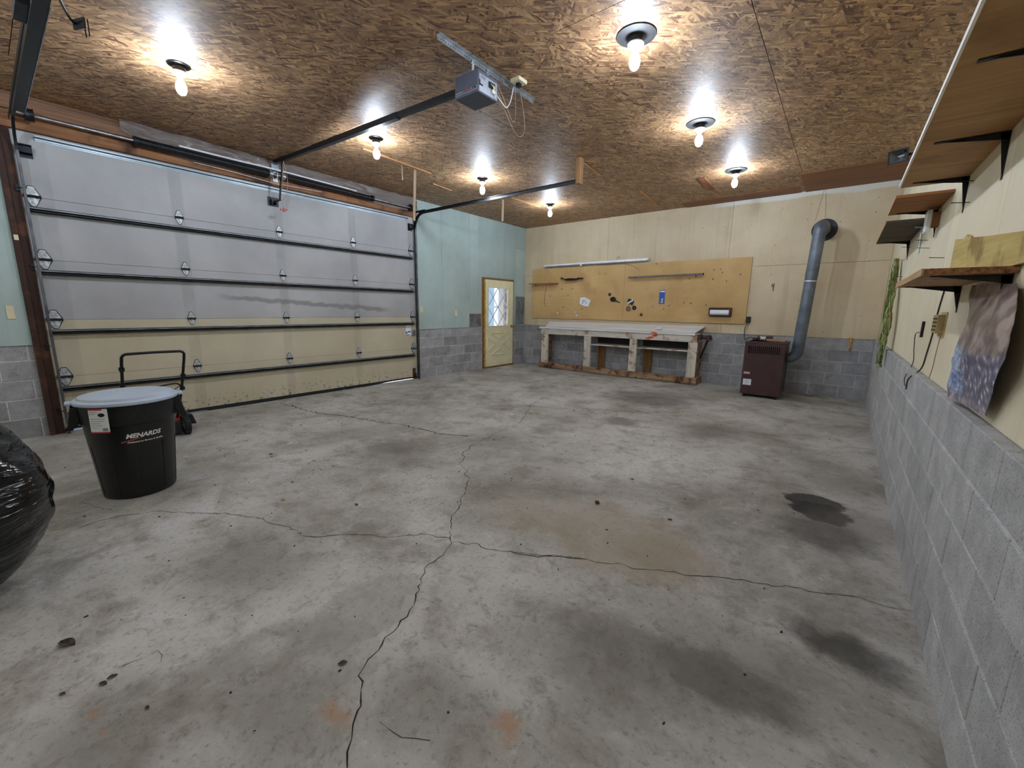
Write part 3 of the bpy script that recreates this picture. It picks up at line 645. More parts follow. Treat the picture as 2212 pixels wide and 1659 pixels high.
# perforated angle: a web of holes as real dark slots
def perf(a0, a1, x, name):
    m = MB(); y0, y1 = a0, a1; zt = HC; n = int((y1-y0)/.0245)
    m.box((x, y0, zt-.004), (x+.036, y1, zt), 0)
    # vertical leg: top and bottom strip plus bridges between the holes
    m.box((x, y0, zt-.014), (x+.003, y1, zt-.004), 0); m.box((x, y0, zt-.038), (x+.003, y1, zt-.024), 0)
    for k in range(n+1): yy = y0 + (y1-y0)*k/n; m.box((x, yy-.0075 if k else yy, zt-.024), (x+.003, min(yy+.0075, y1), zt-.014), 0)
    return m.build(name, GALV, op)
perf(-6.41, -5.2, 3.935, 'perforated_angle')
for yy in (-6.04, -5.86): MB().bar((3.95, yy, HC-.02), (3.94, yy, 3.26), .025, .003, (1,0,0)).cyl((3.93, yy, 3.34), (3.955, yy, 3.34), .009, n=6).build('hanger_strap', GALV, op)
MB().box((3.82, -6.07, 3.262), (3.96, -5.83, 3.275)).build('mount_bracket', GALV, op)
MB().bar((.06, -5.95, 3.352), (3.77, -5.95, 3.225), .042, .05, mi=0).build('rail', BLACKM, op)
MB().bar((1.15, -5.95, 3.312), (2.85, -5.95, 3.254), .05, .058).build('rail_sleeve', BLACKM, op)
MB().box((.057, -6.0, 3.24), (.065, -5.9, 3.35)).box((.057, -5.985, 3.33), (.12, -5.915, 3.338)).build('header_bracket', GALV, op)
MB().bar((.3, -5.95, 3.335), (.24, -5.96, 3.06), .03, .012, (0,1,0)).bar((.24, -5.965, 3.08), (.2, -5.98, 2.84), .034, .012, (0,1,0)).bar((.21, -5.98, 2.84), (.06, -5.995, 2.83), .03, .014, (0,0,1)).build('arm', BLACKM, op)
MB().tube(smoothpath([(.33, -5.95, 3.32), (.3, -5.9, 3.1), (.27, -5.92, 2.9), (.22, -5.965, 2.83)], 6), .003, 5).tube(smoothpath([(.33, -5.95, 3.32), (.3, -5.965, 3.1), (.28, -5.97, 2.95)], 6), .003, 5).tube([(.22, -5.965, 2.83), (.26, -5.965, 2.72)], .003, 5).build('release_cord', WIRE, op, True)
MB().bar((.26, -6.01, 2.705), (.26, -5.92, 2.71), .022, .022).cyl((.26,-5.965,2.68),(.26,-5.965,2.73),.012,n=8).build('release_handle', REDM, op)
ob_ = thing('ceiling_outlet_box', 'pale square outlet box on the ceiling behind the opener', 'outlet', (4.02, -5.5, HC)); MB().box((3.99, -5.62, HC-.03), (4.09, -5.5, HC)).build('cover', IVORY, ob_, bevel=.004); MB().box((4.02, -5.58, HC-.06), (4.06, -5.54, HC-.03)).build('plug', BLACKM, ob_, bevel=.003)

# ------------------------------------------------------------------ lamps
BULBM = emis('lit_bulb', (.85, .98, 1.16, 1), BULB)
def lamp(x, y, kind, label):
    L = thing('ceiling_lamp', label, 'lamp', (x, y, HC), 'bare bulbs in two rows under the ceiling')
    if kind == 0: MB().lathe([(.082, 0), (.082, -.006), (.07, -.012), (.047, -.022), (.044, -.06)], (x, y, HC), 28).build('base', BLACKM, L, True)
    else: MB().lathe([(.14, 0), (.14, -.008), (.06, -.014), (.047, -.022), (.044, -.06)], (x, y, HC), 36).build('base', plain('dark_base_and_shadow', (24,23,23), .7, 0, .1), L, True)  # base widened into a dark disc that paints its soft ceiling shadow
    MB().lathe([(.03, -.056), (.058, -.056), (.058, -.064), (.03, -.082), (.022, -.098)], (x, y, HC), 28).build('lampholder', WHITEPAINT, L, True)
    b = MB().lathe([(.014, -.098), (.018, -.112), (.027, -.135)], (x, y, HC), 20).build('bulb_base', WHITEP, L, True)
    MB().lathe([(.0272, -.128), (.034, -.145), (.039, -.168), (.038, -.19), (.031, -.212), (.019, -.226), (.004, -.232)], (x, y, HC), 20).build('bulb', BULBM, L, True)
for x, y, k, lb in ((1.885, -7.45, 0, 'lit bare bulb on a black base nearest the picture left edge'), (1.895, -5.56, 0, 'lit bare bulb behind the opener rail'), (1.885, -3.67, 0, 'lit bare bulb above the right track, black base'), (1.875, -1.74, 0, 'lit bare bulb nearest the aqua corner'),
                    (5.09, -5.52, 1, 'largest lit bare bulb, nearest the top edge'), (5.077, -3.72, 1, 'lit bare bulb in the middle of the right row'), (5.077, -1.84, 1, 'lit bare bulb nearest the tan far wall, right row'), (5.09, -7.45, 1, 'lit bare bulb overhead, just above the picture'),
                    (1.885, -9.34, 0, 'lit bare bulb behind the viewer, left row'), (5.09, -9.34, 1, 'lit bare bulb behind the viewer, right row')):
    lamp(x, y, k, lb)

# ------------------------------------------------------------------ battens, slats left on the ceiling
def strip(p0, p1, w, t, name, label, mat=STRIPW):
    return tag(MB().bar(p0, p1, w, t).build(name, mat), label, 'wood strip', 'broken wood strips on the ceiling')
z = HC - .008
strip((1.485, -5.48, z), (1.43, -4.31, z), .025, .016, 'wood_strip', 'long broken wood strip on the ceiling beside the second lamp')
tag(MB().bar((1.36, -4.55, HC), (1.30, -4.545, 2.68), .04, .012, (1,0,0)).build('hanging_lath', SLATW), 'long grey slat hanging down beside the track curve', 'wood strip', 'broken wood strips on the ceiling')
tag(MB().bar((1.365, -4.79, HC), (1.375, -4.79, 3.175), .016, .008, (1,0,0)).build('hanging_lath', SLATW), 'short thin splinter hanging from the ceiling strip', 'wood strip', 'broken wood strips on the ceiling')
tag(MB().bar((1.33, -2.5, HC), (1.32, -2.5, 3.0), .05, .014, (1,0,0)).build('hanging_lath', SLATW), 'pale slat hanging below the right track', 'wood strip', 'broken wood strips on the ceiling')
def cstrip(a, b, w, label, t=.012, mat=STRIPW):
    p, q = pxZ(a[0], a[1], HC - t/2), pxZ(b[0], b[1], HC - t/2); p.z = q.z = HC - t/2; return strip(p, q, w, t, 'wood_strip', label, mat)
cstrip((935,397), (975,412), .02, 'short pale strip on the ceiling beyond the second lamp')
cstrip((1515,384), (1537,410), .1, 'short brown board on the ceiling left of the far right lamp', .016, wood('brown_ceiling_strip', (100,62,40), (150,100,66), 'y'))
cstrip((1262,354), (1296,380), .025, 'strip on the ceiling beside the track hanger board')
cstrip((1105,428), (1165,447), .05, 'bright strip on the ceiling beside the lamp nearest the aqua corner')
cstrip((1385,415), (1430,452), .03, 'thin strip on the ceiling near the far wall', .012)

# ------------------------------------------------------------------ side door
D2 = thing('door_2', 'pale yellow side door with lattice window and crossbuck panel', 'door', (0, -1.0, 0), kind='structure')
MB().box((-.15, DY0, 0), (.014, DY0+.045, DZ), 0).box((-.15, DY1-.03, 0), (.005, DY1, DZ), 0).box((-.15, DY0, DZ-.022), (.005, DY1, DZ), 0).build('door_frame', CARD, D2)
fm = MB(); pts = [(.012, DY0+.06+.008*random.uniform(-1,1), zz) for zz in [.03+.0205*k*4 for k in range(25)]]; fm.tube(smoothpath(pts, 3), [random.uniform(.012, .03) for _ in range(24*3+1)], 7); fm.build('foam_bead', FOAM, D2, True)
MB().box((-.15, DY0, 0), (.06, DY1, .02)).build('threshold', CARD, D2)
y0, y1 = -1.495, -.475; gy0, gy1, gz0, gz1 = -1.41, -.68, .985, 1.88
sl = MB(); X0, X1 = -.04, .006
sl.box((X0, y0, .03), (X1, y1, gz0)); sl.box((X0, y0, gz1), (X1, y1, 2.055)); sl.box((X0, y0, gz0), (X1, gy0, gz1)); sl.box((X0, gy1, gz0), (X1, y1, gz1))
sl.build('door_leaf', YELD, D2)
def gl():
    m = bpy.data.materials.new('window_glass'); m.use_nodes = True; b = m.node_tree.nodes['Principled BSDF']
    b.inputs['Base Color'].default_value = (.9,.95,1,1); b.inputs['Roughness'].default_value = .03; b.inputs['Transmission Weight'].default_value = 1; b.inputs['IOR'].default_value = 1.02; return m
MB().box((-.022, gy0, gz0), (-.018, gy1, gz1)).build('pane', gl(), D2)
fr = MB()
for a, b in (((gy0-.025, gz0-.025), (gy1+.025, gz0+.008)), ((gy0-.025, gz1-.008), (gy1+.025, gz1+.025)), ((gy0-.025, gz0), (gy0+.008, gz1)), ((gy1-.008, gz0), (gy1+.025, gz1))): fr.box((X1, a[0], a[1]), (X1+.012, b[0], b[1]))
fr.build('window_frame', YELD, D2, bevel=.002)
ym, zm = (gy0+gy1)/2, (gz0+gz1)/2
for (a, b), (c, d) in [((gy0,gz1),(gy1,gz0)), ((gy0,gz0),(gy1,gz1)), ((ym,gz1),(gy0,zm)), ((ym,gz1),(gy1,zm)), ((ym,gz0),(gy0,zm)), ((ym,gz0),(gy1,zm))]:
    MB().bar((-.008, a, b), (-.008, c, d), .022, .012, (1,0,0)).build('muntin', WHITEPAINT, D2)
bz0, bz1, by0, by1 = .3, .82, -1.42, -.6; bm_, bzm = (by0+by1)/2, (bz0+bz1)/2
def bead(poly):
    m = MB(); c = [Vector((X1+.003, p, q)) for p, q in poly]
    for p, q in zip(c, c[1:] + c[:1]): m.bar(p, q, .02, .024, (1,0,0))
    m.build('crossbuck_moulding', YELD, D2)
g = .07
bead([(by0+.13, bz1), (by1-.13, bz1), (bm_, bzm+g+.05)]); bead([(by0+.13, bz0), (by1-.13, bz0), (bm_, bzm-g-.05)]); bead([(by0, bz1-.1), (by0, bz0+.1), (bm_-g-.07, bzm)]); bead([(by1, bz1-.1), (by1, bz0+.1), (bm_+g+.07, bzm)])
kb = MB().cyl((X1, -.545, .97), (X1+.012, -.545, .97), .03, n=18).cyl((X1+.012, -.545, .97), (X1+.035, -.545, .97), .012, n=12); kb.sphere((X1+.052, -.545, .97), .028, 16, 10); kb.build('knob', BRASS, D2, True)
# outside the glass: a porch post, siding and a brick-red downpipe stand in daylight
p = pxX(1075, 660, -1.5); q = pxX(1064, 663, -1.5)
tag(MB().box((-1.55, p.y-.035, -.004), (-1.45, p.y+.035, 2.9)).box((-1.53, p.y-1.6, q.z-.03), (-1.47, p.y-.035, q.z+.03)).build('porch_post', WHITEPAINT), 'white porch post and rail seen through the side door glass', 'post')
p, q = pxX(1077, 660, -3.0), pxX(1089, 660, -3.0)
tag(MB().box((-3.2, p.y, -.004), (-3.0, q.y, 3.4)).build('neighbour_siding', plain('tan_siding', (222,206,186), .8)), 'tan siding seen through the side door glass', 'wall')
p = pxX(1091, 660, -2.2); tag(MB().cyl((-2.2, p.y, -.004), (-2.2, p.y, 3.0), .06, n=12).build('downpipe', plain('dull_plum_pipe', (104,88,94), .6)), 'dull plum downpipe seen through the side door glass', 'pipe')

# left wall fittings
def plate(y, z, w, h, x, label, inset=True):
    p = thing('switch_plate', label, 'switch plate', (x, y, z))
    MB().box((x, y-w/2, z-h/2), (x+.007, y+w/2, z+h/2)).build('plate', IVORY, p, bevel=.002)
    if inset: MB().box((x+.007, y-w*.16, z-h*.18), (x+.011, y+w*.16, z+h*.18)).build('switch', WHITEP, p)
plate(-3.39, 1.365, .075, .12, PT, 'ivory switch plate on the aqua wall beside the door track')
plate(-2.455, 1.29, .075, .12, PT, 'ivory switch plate on the aqua wall left of the grey patch')
plate(-8.575, 1.295, .055, .13, PT, 'blank ivory plate on the aqua wall at the left edge', False)
ep = thing('electrical_panel', 'grey metal panel on the aqua wall in the far corner', 'electrical panel', (PT, -.2, 1.0))
MB().box((PT+.0005, -.385, 1.02), (.035, -.04, 1.7)).build('cover', GREYPAN, ep, bevel=.004)
for yy, zz, s in ((-.27, 1.56, .035), (-.25, 1.48, .02), (-.29, 1.42, .012), (-.14, 1.3, .04)): MB().box((.035, yy-.012, zz-s), (.0362, yy+.012, zz+s)).build('scorch_mark', BLACKH, ep)

# ------------------------------------------------------------------ back wall: pegboard and what hangs on it
pg = thing('pegboard', 'long tan pegboard in two sheets above the workbench', 'pegboard', (2.7, -PT, 1.18)); PM = pegboard_mat(); PY = -PT-.03
MB().box((.28, PY, 1.178), (2.72, PY+.006, 2.37)).build('pegboard_sheet', PM, pg); MB().box((2.724, PY, 1.178), (5.12, PY+.006, 2.375)).build('pegboard_sheet', PM, pg)
MB().box((.3, PY+.006, 1.2), (5.1, -PT-.0005, 1.24)).box((.3, PY+.006, 2.3), (5.1, -PT-.0005, 2.34)).build('batten', PALEW, pg)
B = PY - .0005
fx = thing('fluorescent_fixture', 'long white fluorescent batten above the pegboard', 'light fixture', (1.95, -PT, 2.4))
MB().bar((.66, -.06, 2.43), (3.23, -.06, 2.445), .07, .05).build('housing', WHITEPAINT, fx, bevel=.006)
MB().bar((.72, -.1, 2.41), (3.2, -.1, 2.425), .02, .018).build('reflector_lip', GALV, fx)
MB().box((.64, -.095, 2.4), (.675, -.02, 2.465)).build('end_cap', WHITEP, fx); MB().box((1.66, -.12, 2.385), (1.7, -.03, 2.425)).build('clip', WHITEP, fx)
MB().tube(smoothpath([(2.05, -.06, 2.39), (2.3, -.06, 2.385), (2.55, -.06, 2.4), (2.8, -.06, 2.36), (3.0, -.05, 2.27), (3.03, B-.009, 2.22)], 6), .006, 6).build('cord', plain('dirty_cord', (150,130,100), .6), fx, True)
MB().tube(smoothpath([(2.5, -.03, 2.47), (2.54, -.03, 2.55), (2.6, -.03, 2.5)], 5), .004, 5).build('wire', WIRE, fx, True)
sb = thing('small_shelf_board', 'thin plank shelf on the left end of the pegboard', 'shelf', (.68, B, 2.0)); MB().box((.3, B-.2, 2.005), (1.06, B, 2.022)).build('board', wood('thin_plank', (140,98,64), (196,150,108), 'x'), sb); MB().tube([(.4, B-.03, 1.95), (.4, B-.03, 2.004)], .005, 5).build('peg_hook', DARKM, sb)
dk = thing('curved_tool_holder', 'dark curved scrap shelf hanging on the pegboard', 'tool holder', (1.44, B, 2.08))
MB().tube(smoothpath([(1.14, B-.03, 2.135), (1.25, B-.09, 2.11), (1.45, B-.12, 2.1), (1.62, B-.09, 2.11), (1.74, B-.04, 2.105)], 5), .016, 8).build('bar', plain('black_bark', (38,28,24), .8, 0, .3), dk, True)
MB().prism([(1.22, .0), (1.68, .0), (1.56, -.03), (1.3, -.03)], (0, B-.08, 2.1), (1,0,0), (0,0,1), -.05).build('plate', plain('dark_plum_scrap', (64,44,46), .7), dk)
MB().prism([(1.26, .0), (1.62, .004), (1.62, -.012), (1.26, -.014)], (0, B-.125, 2.118), (1,0,0), (0,0,1), -.004).build('pale_edge', PALEW, dk)
rd = thing('steel_tube', 'grey steel tube resting on pegboard hooks', 'tube', (3.6, B, 2.09)); MB().cyl((2.84, B-.09, 2.085), (4.33, B-.09, 2.1), .018, n=12).build('tube', plain('grey_tube', (128,124,124), .4, .5), rd, True); MB().cyl((4.33, B-.09, 2.1), (4.345, B-.09, 2.1), .02, n=12).build('end_cap', BLACKM, rd)
for x in (3.0, 4.2): MB().tube([(x, B, 2.075), (x, B-.11, 2.06), (x, B-.125, 2.09)], .004, 5).build('hook', DARKM, rd)
def quad_on(pts, off, y): return [(pxY(u, v, y).x, pxY(u, v, y).z) for u, v in pts]
pk = thing('paper_packet', 'white paper packet pinned to the pegboard', 'packet', (1.78, B, 1.45)); poly = quad_on([(1254,643),(1264,642),(1276,649),(1271,662),(1262,661),(1252,656)], 0, B)
MB().prism(poly, (0, B, 0), (1,0,0), (0,0,1), .006).build('paper', PAPER, pk)
for u, v in ((1259,649), (1260,652), (1258,655), (1263,650), (1266,654)): p = pxY(u, v, B-.008); MB().obox(p, (.035, .001, .012), Matrix.Rotation(.5, 3, 'Y')).build('print_mark', BLACKM, pk)
br = thing('dust_brush', 'small dark brush hanging on the pegboard', 'brush', (2.48, B, 1.55)); p0, p1, p2 = pxY(1318, 645, B-.02), pxY(1330, 648, B-.02), pxY(1339, 654, B-.02)
MB().sphere((p0+p1)/2, .07, 14, 10, (1.0,.3,.75)).build('bristles', plain('dark_bristle', (40,36,34), .9, 0, .3, 40, .8, 90), br, True); MB().cyl((p0+p1)/2, p2, .02, .007, n=8).build('handle', BLACKM, br); MB().sphere(pxY(1317, 636, B-.012), .035, 10, 8, (1,.3,1)).build('hanging_loop', plain('dark_felt', (70,58,58), .9), br, True)
for nm, u, v, c1, lb in (('tape_pack', 1362, 652, (34,36,40), 'dark blister pack hanging at the pegboard middle'),):
    t = thing(nm, lb, 'pack', (pxY(u, v, B).x, B, pxY(u, v, B).z)); p = pxY(u, v, B-.012); MB().obox(p, (.13, .02, .1), Matrix.Rotation(.35, 3, 'Y')).build('card', plain('dark_pack', c1, .4), t)
    for a in range(4): q = pxY(1356+a*3.5, 655-a*2, B-.024); MB().obox(q, (.022, .004, .05), Matrix.Rotation(.35, 3, 'Y')).build('white_part', PAPER, t)
def ring(u, v, r, tr, mat, label, name='tape_roll'):
    p = pxY(u, v, B-.014); t = thing(name, label, 'roll', p); MB().tube([p + Vector((r*math.cos(a), 0, r*math.sin(a))) for a in [2*math.pi*k/18 for k in range(18)]], tr, 6, closed=True).build('roll', mat, t, True)
    MB().tube([p + Vector((0, .0, r)), p + Vector((0, .012, r+.03))], .003, 5).build('hook', DARKM, t)
ring(1370, 665, .03, .016, BLACKM, 'black tape roll hanging on the pegboard'); ring(1357, 667, .038, .012, plain('plum_tape', (92,70,78), .6), 'plum coloured tape roll hanging beside the black one'); ring(1385, 680, .022, .01, plain('brown_twine', (92,62,48), .8), 'small brown twine ring low on the pegboard', 'twine_ring')
ring(1243, 674, .018, .008, IVORY, 'upper small pale ring low on the pegboard left', 'pale_ring'); ring(1246, 681, .02, .01, WHITEP, 'lower small white ring low on the pegboard left', 'pale_ring')
hkb = thing('plastic_fitting', 'small white plastic fitting low on the left pegboard', 'fitting', pxY(1206, 677, B)); p = pxY(1206, 676, B); MB().cyl(p, p + Vector((0, -.025, 0)), .016, n=10).sphere(p + Vector((0, -.03, -.01)), .02, 10, 8).build('cap', WHITEP, hkb, True)
bp = thing('blue_tool_pack', 'blue carded tool pack hanging on the right pegboard', 'pack', (3.55, B, 1.53)); MB().box((3.5, B-.004, 1.535), (3.612, B, 1.77)).box((3.515, B-.004, 1.77), (3.612, B, 1.815)).build('card', BLUE, bp); MB().box((3.525, B-.02, 1.555), (3.585, B-.004, 1.65)).build('blister', plain('pale_blister', (196,206,226), .25), bp, bevel=.006); MB().box((3.525, B-.0055, 1.775), (3.61, B-.004, 1.80)).build('label_strip', PAPER, bp); MB().box((3.54, B-.03, 1.575), (3.553, B-.02, 1.65)).build('tool', BLACKM, bp)
pt = thing('paper_towel_holder', 'dark wood paper towel holder with white roll on the pegboard', 'towel holder', (4.7, B, 1.3))
MB().box((4.5, B-.012, 1.3), (4.88, B, 1.475)).box((4.5, B-.12, 1.45), (4.88, B-.012, 1.47)).build('back_board', plain('dark_cherry_wood', (84,48,40), .5, 0, .2), pt)
for x in (4.5, 4.862): MB().box((x, B-.12, 1.33), (x+.018, B-.012, 1.45)).build('end_bracket', plain('dark_cherry_end', (72,42,36), .5), pt)
MB().cyl((4.525, B-.08, 1.385), (4.85, B-.08, 1.385), .052, n=24).build('towel_roll', PAPER, pt, True); MB().cyl((4.502, B-.08, 1.385), (4.878, B-.08, 1.385), .014, n=10).build('rod', WHITEP, pt)
# small peg hooks
HKM = mesh_of(MB().tube([(0,0,0), (0,-.05,-.005), (0,-.06,.015)], .003, 5).tube([(0,0,0),(0,-.004,.03)], .003, 5), 'peg_hook', DARKM)
hp = [(1215,625),(1228,638),(1189,640),(1237,625),(1258,668),(1478,655),(1434,668),(1493,656),(1446,661),(1410,663),(1505,598),(1490,603),(1570,608),(1600,594),(1543,584),(1557,583),(1398,625),(1419,571),(1308,592),(1296,592),(1218,664),(1400,667),(1526,660),(1561,590),(1541,604)]
for i, (u, v) in enumerate(hp):
    p = pxY(u, v, B); o = bpy.data.objects.new('peg_hook', HKM); COL.objects.link(o); o.location = p; tag(o, 'small bent wire hook in the pegboard', 'hook', 'empty wire hooks on the pegboard')
wr2 = MB().tube(smoothpath([(.71, B-.002, 1.98), (.68, B-.003, 1.8), (.66, B-.003, 1.6), (.68, B-.004, 1.5), (.72, B-.003, 1.46)], 5), .003, 5).build('hanging_wire', BLKWIRE, smooth=True); tag(wr2, 'thin dark wire hanging from the plank shelf', 'wire')
# outlet and cable at the end of the board
ol = thing('black_outlet', 'black power outlet beside the pegboard corner', 'outlet', (5.165, -PT, 1.26)); MB().box((5.13, -.05, 1.205), (5.2, -PT-.0005, 1.315)).build('box', BLACKM, ol, bevel=.004)
MB().tube(smoothpath([(5.16, -.04, 1.21), (5.13, -.05, 1.12), (5.13, -.06, .98), (5.17, -.14, .9), (5.24, -.22, .95), (5.3, -.26, .945)], 6), .006, 6).build('cable', BLKWIRE, ol, True); MB().tube(smoothpath([(5.18, -.04, 1.21), (5.165, -.03, 1.15), (5.16, -.03, 1.08)], 4), .004, 5).build('cable', WIRE, ol, True)
mk = MB().tube(smoothpath([(5.475, -PT-.002, 1.9), (5.468, -PT-.002, 1.855), (5.49, -PT-.002, 1.85), (5.498, -PT-.002, 1.9), (5.492, -PT-.002, 1.8), (5.5, -PT-.002, 1.77)], 4), .006, 5).build('black_mark', BLACKH); tag(mk, 'small black scrawled mark on the tan wall', 'mark')

# ------------------------------------------------------------------ workbench
wbn = thing('workbench', 'long worn white timber workbench under the pegboard', 'workbench', (2.65, -.22, 0)); BF, BK = -.42, -.02
def sillmesh():
    vs = []; fs = []; n = 14; NX = 60
    for i in range(NX+1):
        x = .82 + (4.47-.82)*i/NX
        for k in range(n):
            a = 2*math.pi*(k+.5)/n; ca, sa = math.cos(a), math.sin(a); q = .38
            yy = (abs(ca)**q)*math.copysign(1, ca)*.065; zz = (abs(sa)**q)*math.copysign(1, sa)*.068
            w = 1 + .1*noise.noise(Vector((x*2.2, a, 0))) + .05*noise.noise(Vector((x*7, a*2, 3)))
            vs.append((x, -.405 + yy*w, max(.003, .07 + zz*w)))
        if i: fs += [((i-1)*n+k, (i-1)*n+(k+1) % n, i*n+(k+1) % n, i*n+k) for k in range(n)]
    fs += [tuple(range(n)), tuple(NX*n+k for k in range(n-1, -1, -1))]; return MB().add(vs, fs)
sillmesh().build('sill_timber', LOGW, wbn, True, angle=60)
MB().box((4.335, -.345, .003), (4.46, BK, .14)).build('end_sill', LOGW, wbn, bevel=.008); MB().box((.83, -.345, .003), (.95, BK, .14)).build('end_sill', LOGW, wbn, bevel=.008)
for x0, x1 in ((.855, 1.035), (2.01, 2.17), (3.08, 3.235), (4.255, 4.42)): MB().box((x0, BF, .135), (x1, BF+.05, .815)).build('post', BENCHW, wbn, bevel=.004)
MB().box((4.37, BF+.05, .14), (4.415, BK, .815)).build('end_panel', LOGW, wbn, bevel=.003); MB().box((.855, BF+.05, .14), (.9, BK, .815)).build('end_panel', LOGW, wbn, bevel=.003)
MB().box((.85, BF-.006, .815), (4.41, BF+.035, .945)).build('apron', BENCHH, wbn, bevel=.004)
MB().box((.8, BF-.03, .946), (4.37, BK, .985)).build('bench_top', TOPW, wbn, bevel=.004)
for a, b in ((2.17, 3.08), (3.235, 4.255)): MB().box((a, BF+.02, .625), (b, BK-.02, .648)).build('inner_shelf', BENCHH, wbn); MB().box((a, -.05, .66), (b, -.03, .81)).build('back_board', BLACKM, wbn)
for x0, x1 in ((2.2, 2.36), (3.28, 3.44)): MB().box((x0, -.08, .05), (x1, -.05, .64)).build('back_board', CARD, wbn)
sp_ = MB()
for cx_, cz_, r1, r2 in ((3.47, .845, .055, .02), (3.53, .868, .05, .022), (3.6, .905, .055, .022), (3.62, .93, .04, .014)): sp_.prism([(cx_ + r1*math.cos(a)*(1+.25*math.sin(3*a+cx_*9)), cz_ + r2*math.sin(a)) for a in [2*math.pi*k/16 for k in range(16)]], (0, BF-.0065, 0), (1,0,0), (0,0,1), .0008)
sp_.prism([(3.54, .95), (3.64, .95), (3.66, .965), (3.6, .983), (3.53, .978)], (0, BF-.0305, 0), (1,0,0), (0,0,1), .0008); tag(sp_.build('paint_spill', ORANGE, wbn), 'splash of orange paint')
MB().cyl((.86, BF+.0, .895), (.72, BF-.02, .92), .006, n=6).build('bolt', DARKM, wbn)
tag(MB().add(
    [(.96, BF+.0, .99), (4.36, BF+.0, .99), (4.44, -.04, 1.115), (.83, -.04, 1.10), (.96, BF+.02, .987), (4.36, BF+.02, .987), (4.44, -.03, 1.095), (.83, -.03, 1.08)],
    [(0,1,2,3), (7,6,5,4), (0,4,5,1), (1,5,6,2), (2,6,7,3), (3,7,4,0)]).build('leaning_board', TOPW), 'long white board lying tilted on the workbench', 'board')
tag(MB().box((3.6, -.38, 1.032), (3.7, -.3, 1.08)).build('white_scrap', PAPER, bevel=.006), 'small white scrap on the tilted board', 'scrap')
vz = thing('bench_vise', 'dark rusty bench vise on the right end of the workbench', 'vise', (4.5, -.36, .86))
MB().box((4.415, -.41, .86), (4.47, -.3, .965)).build('fixed_jaw', RUSTM, vz, bevel=.006); MB().box((4.58, -.41, .87), (4.62, -.3, .96)).build('moving_jaw', RUSTM, vz, bevel=.006); MB().cyl((4.45, -.355, .9), (4.66, -.355, .9), .018, n=10).build('screw', DARKM, vz, True); MB().box((4.47, -.375, .925), (4.6, -.335, .955)).build('slide', RUSTM, vz); MB().cyl((4.64, -.355, .84), (4.64, -.355, .95), .007, n=6).build('handle', DARKM, vz)
MB().bar((4.55, -.2, .87), (4.44, -.2, .5), .04, .02, (0,1,0)).build('brace', BLACKM, vz)

# ------------------------------------------------------------------ heater and flue
ht = thing('space_heater', 'dark maroon cabinet heater standing by the far wall', 'heater', (5.58, -.62, 0)); hx0, hx1, hy0, hy1 = 5.305, 5.868, -.95, -.28
MB().box((hx0, hy0, .055), (hx0+.02, hy1, .9)).box((hx1-.02, hy0+.03, .055), (hx1, hy1, .9)).box((hx0, hy1-.02, .055), (hx1, hy1, .9)).box((hx0+.02, hy0+.02, .055), (hx1-.02, hy1-.02, .08)).build('cabinet', HEATM, ht)
fp = MB(); vx0, vx1, vz0, vz1 = hx0+.06, hx1-.06, .73, .85
fp.box((hx0, hy0-.012, .05), (hx1, hy0, vz0)); fp.box((hx0, hy0-.012, vz1), (hx1, hy0, .905)); fp.box((hx0, hy0-.012, vz0), (vx0, hy0, vz1)); fp.box((vx1, hy0-.012, vz0), (hx1, hy0, vz1))
fp.build('front_panel', HEATM, ht)
for k in range(17):
    x = vx0 + (vx1-vx0)*k/16 
    MB().box((x-.009, hy0-.012, vz0), (x+.004, hy0-.002, vz1)).build('louvre', HEATM, ht)
MB().box((vx0, hy0+.004, vz0-.01), (vx1, hy0+.01, vz1+.01)).build('grille_back', BLACKH, ht)
MB().box((hx0-.006, hy0-.016, .9), (hx1+.008, hy0+.05, .92)).box((hx1-.03, hy0, .9), (hx1+.008, hy1, .92)).box((hx0-.006, hy0, .9), (hx0+.03, hy1, .92)).box((hx0, hy1-.05, .9), (hx1, hy1, .92)).box((hx0+.03, hy0+.05, .88), (hx1-.03, hy1-.05, .9)).build('top', HEATM, ht, bevel=.003)
MB().box((hx0+.1, hy1-.2, .92), (hx0+.32, hy1-.08, .995)).box((hx0+.02, hy1-.16, .92), (hx0+.12, hy1-.05, .96)).build('control_box', HEATM, ht, bevel=.004)
MB().cyl((hx0+.06, hy0+.02, 0), (hx0+.06, hy0+.02, .055), .02, n=8).cyl((hx1-.06, hy0+.02, 0), (hx1-.06, hy0+.02, .055), .02, n=8).cyl((hx0+.06, hy1-.05, 0), (hx0+.06, hy1-.05, .055), .02, n=8).cyl((hx1-.06, hy1-.05, 0), (hx1-.06, hy1-.05, .055), .02, n=8).box((hx0+.03, hy0+.06, .03), (hx1-.03, hy1-.06, .055)).build('feet', BLACKM, ht)
ly = hy0-.0135
lb = MB().box((hx0+.028, ly, .20), (hx0+.148, ly+.001, .3)).build('white_label', PAPER, ht)
for k in range(6): MB().box((hx0+.05, ly-.0007, .22+.012*k), (hx0+.05+(.07 if k % 2 else .055), ly, .2225+.012*k)).build('print_line', GREYPAN, lb)
MB().box((hx0+.025, ly, .385), (hx0+.115, ly+.001, .42)).build('pink_label', PALEPINK, ht)
MB().prism([(.03,0),(.09,.012),(.075,.0),(.06,-.002),(.062,-.018),(.05,-.016),(.045,0)], (hx0+.01, ly-.001, .345), (1,0,0), (0,0,1), -.002).build('latch', BLACKM, ht)
tag(MB().box((5.52, -.62, .921), (5.84, -.5, .955)).build('pale_plank', PALEW, bevel=.004), 'pale plank lying on top of the heater', 'plank')
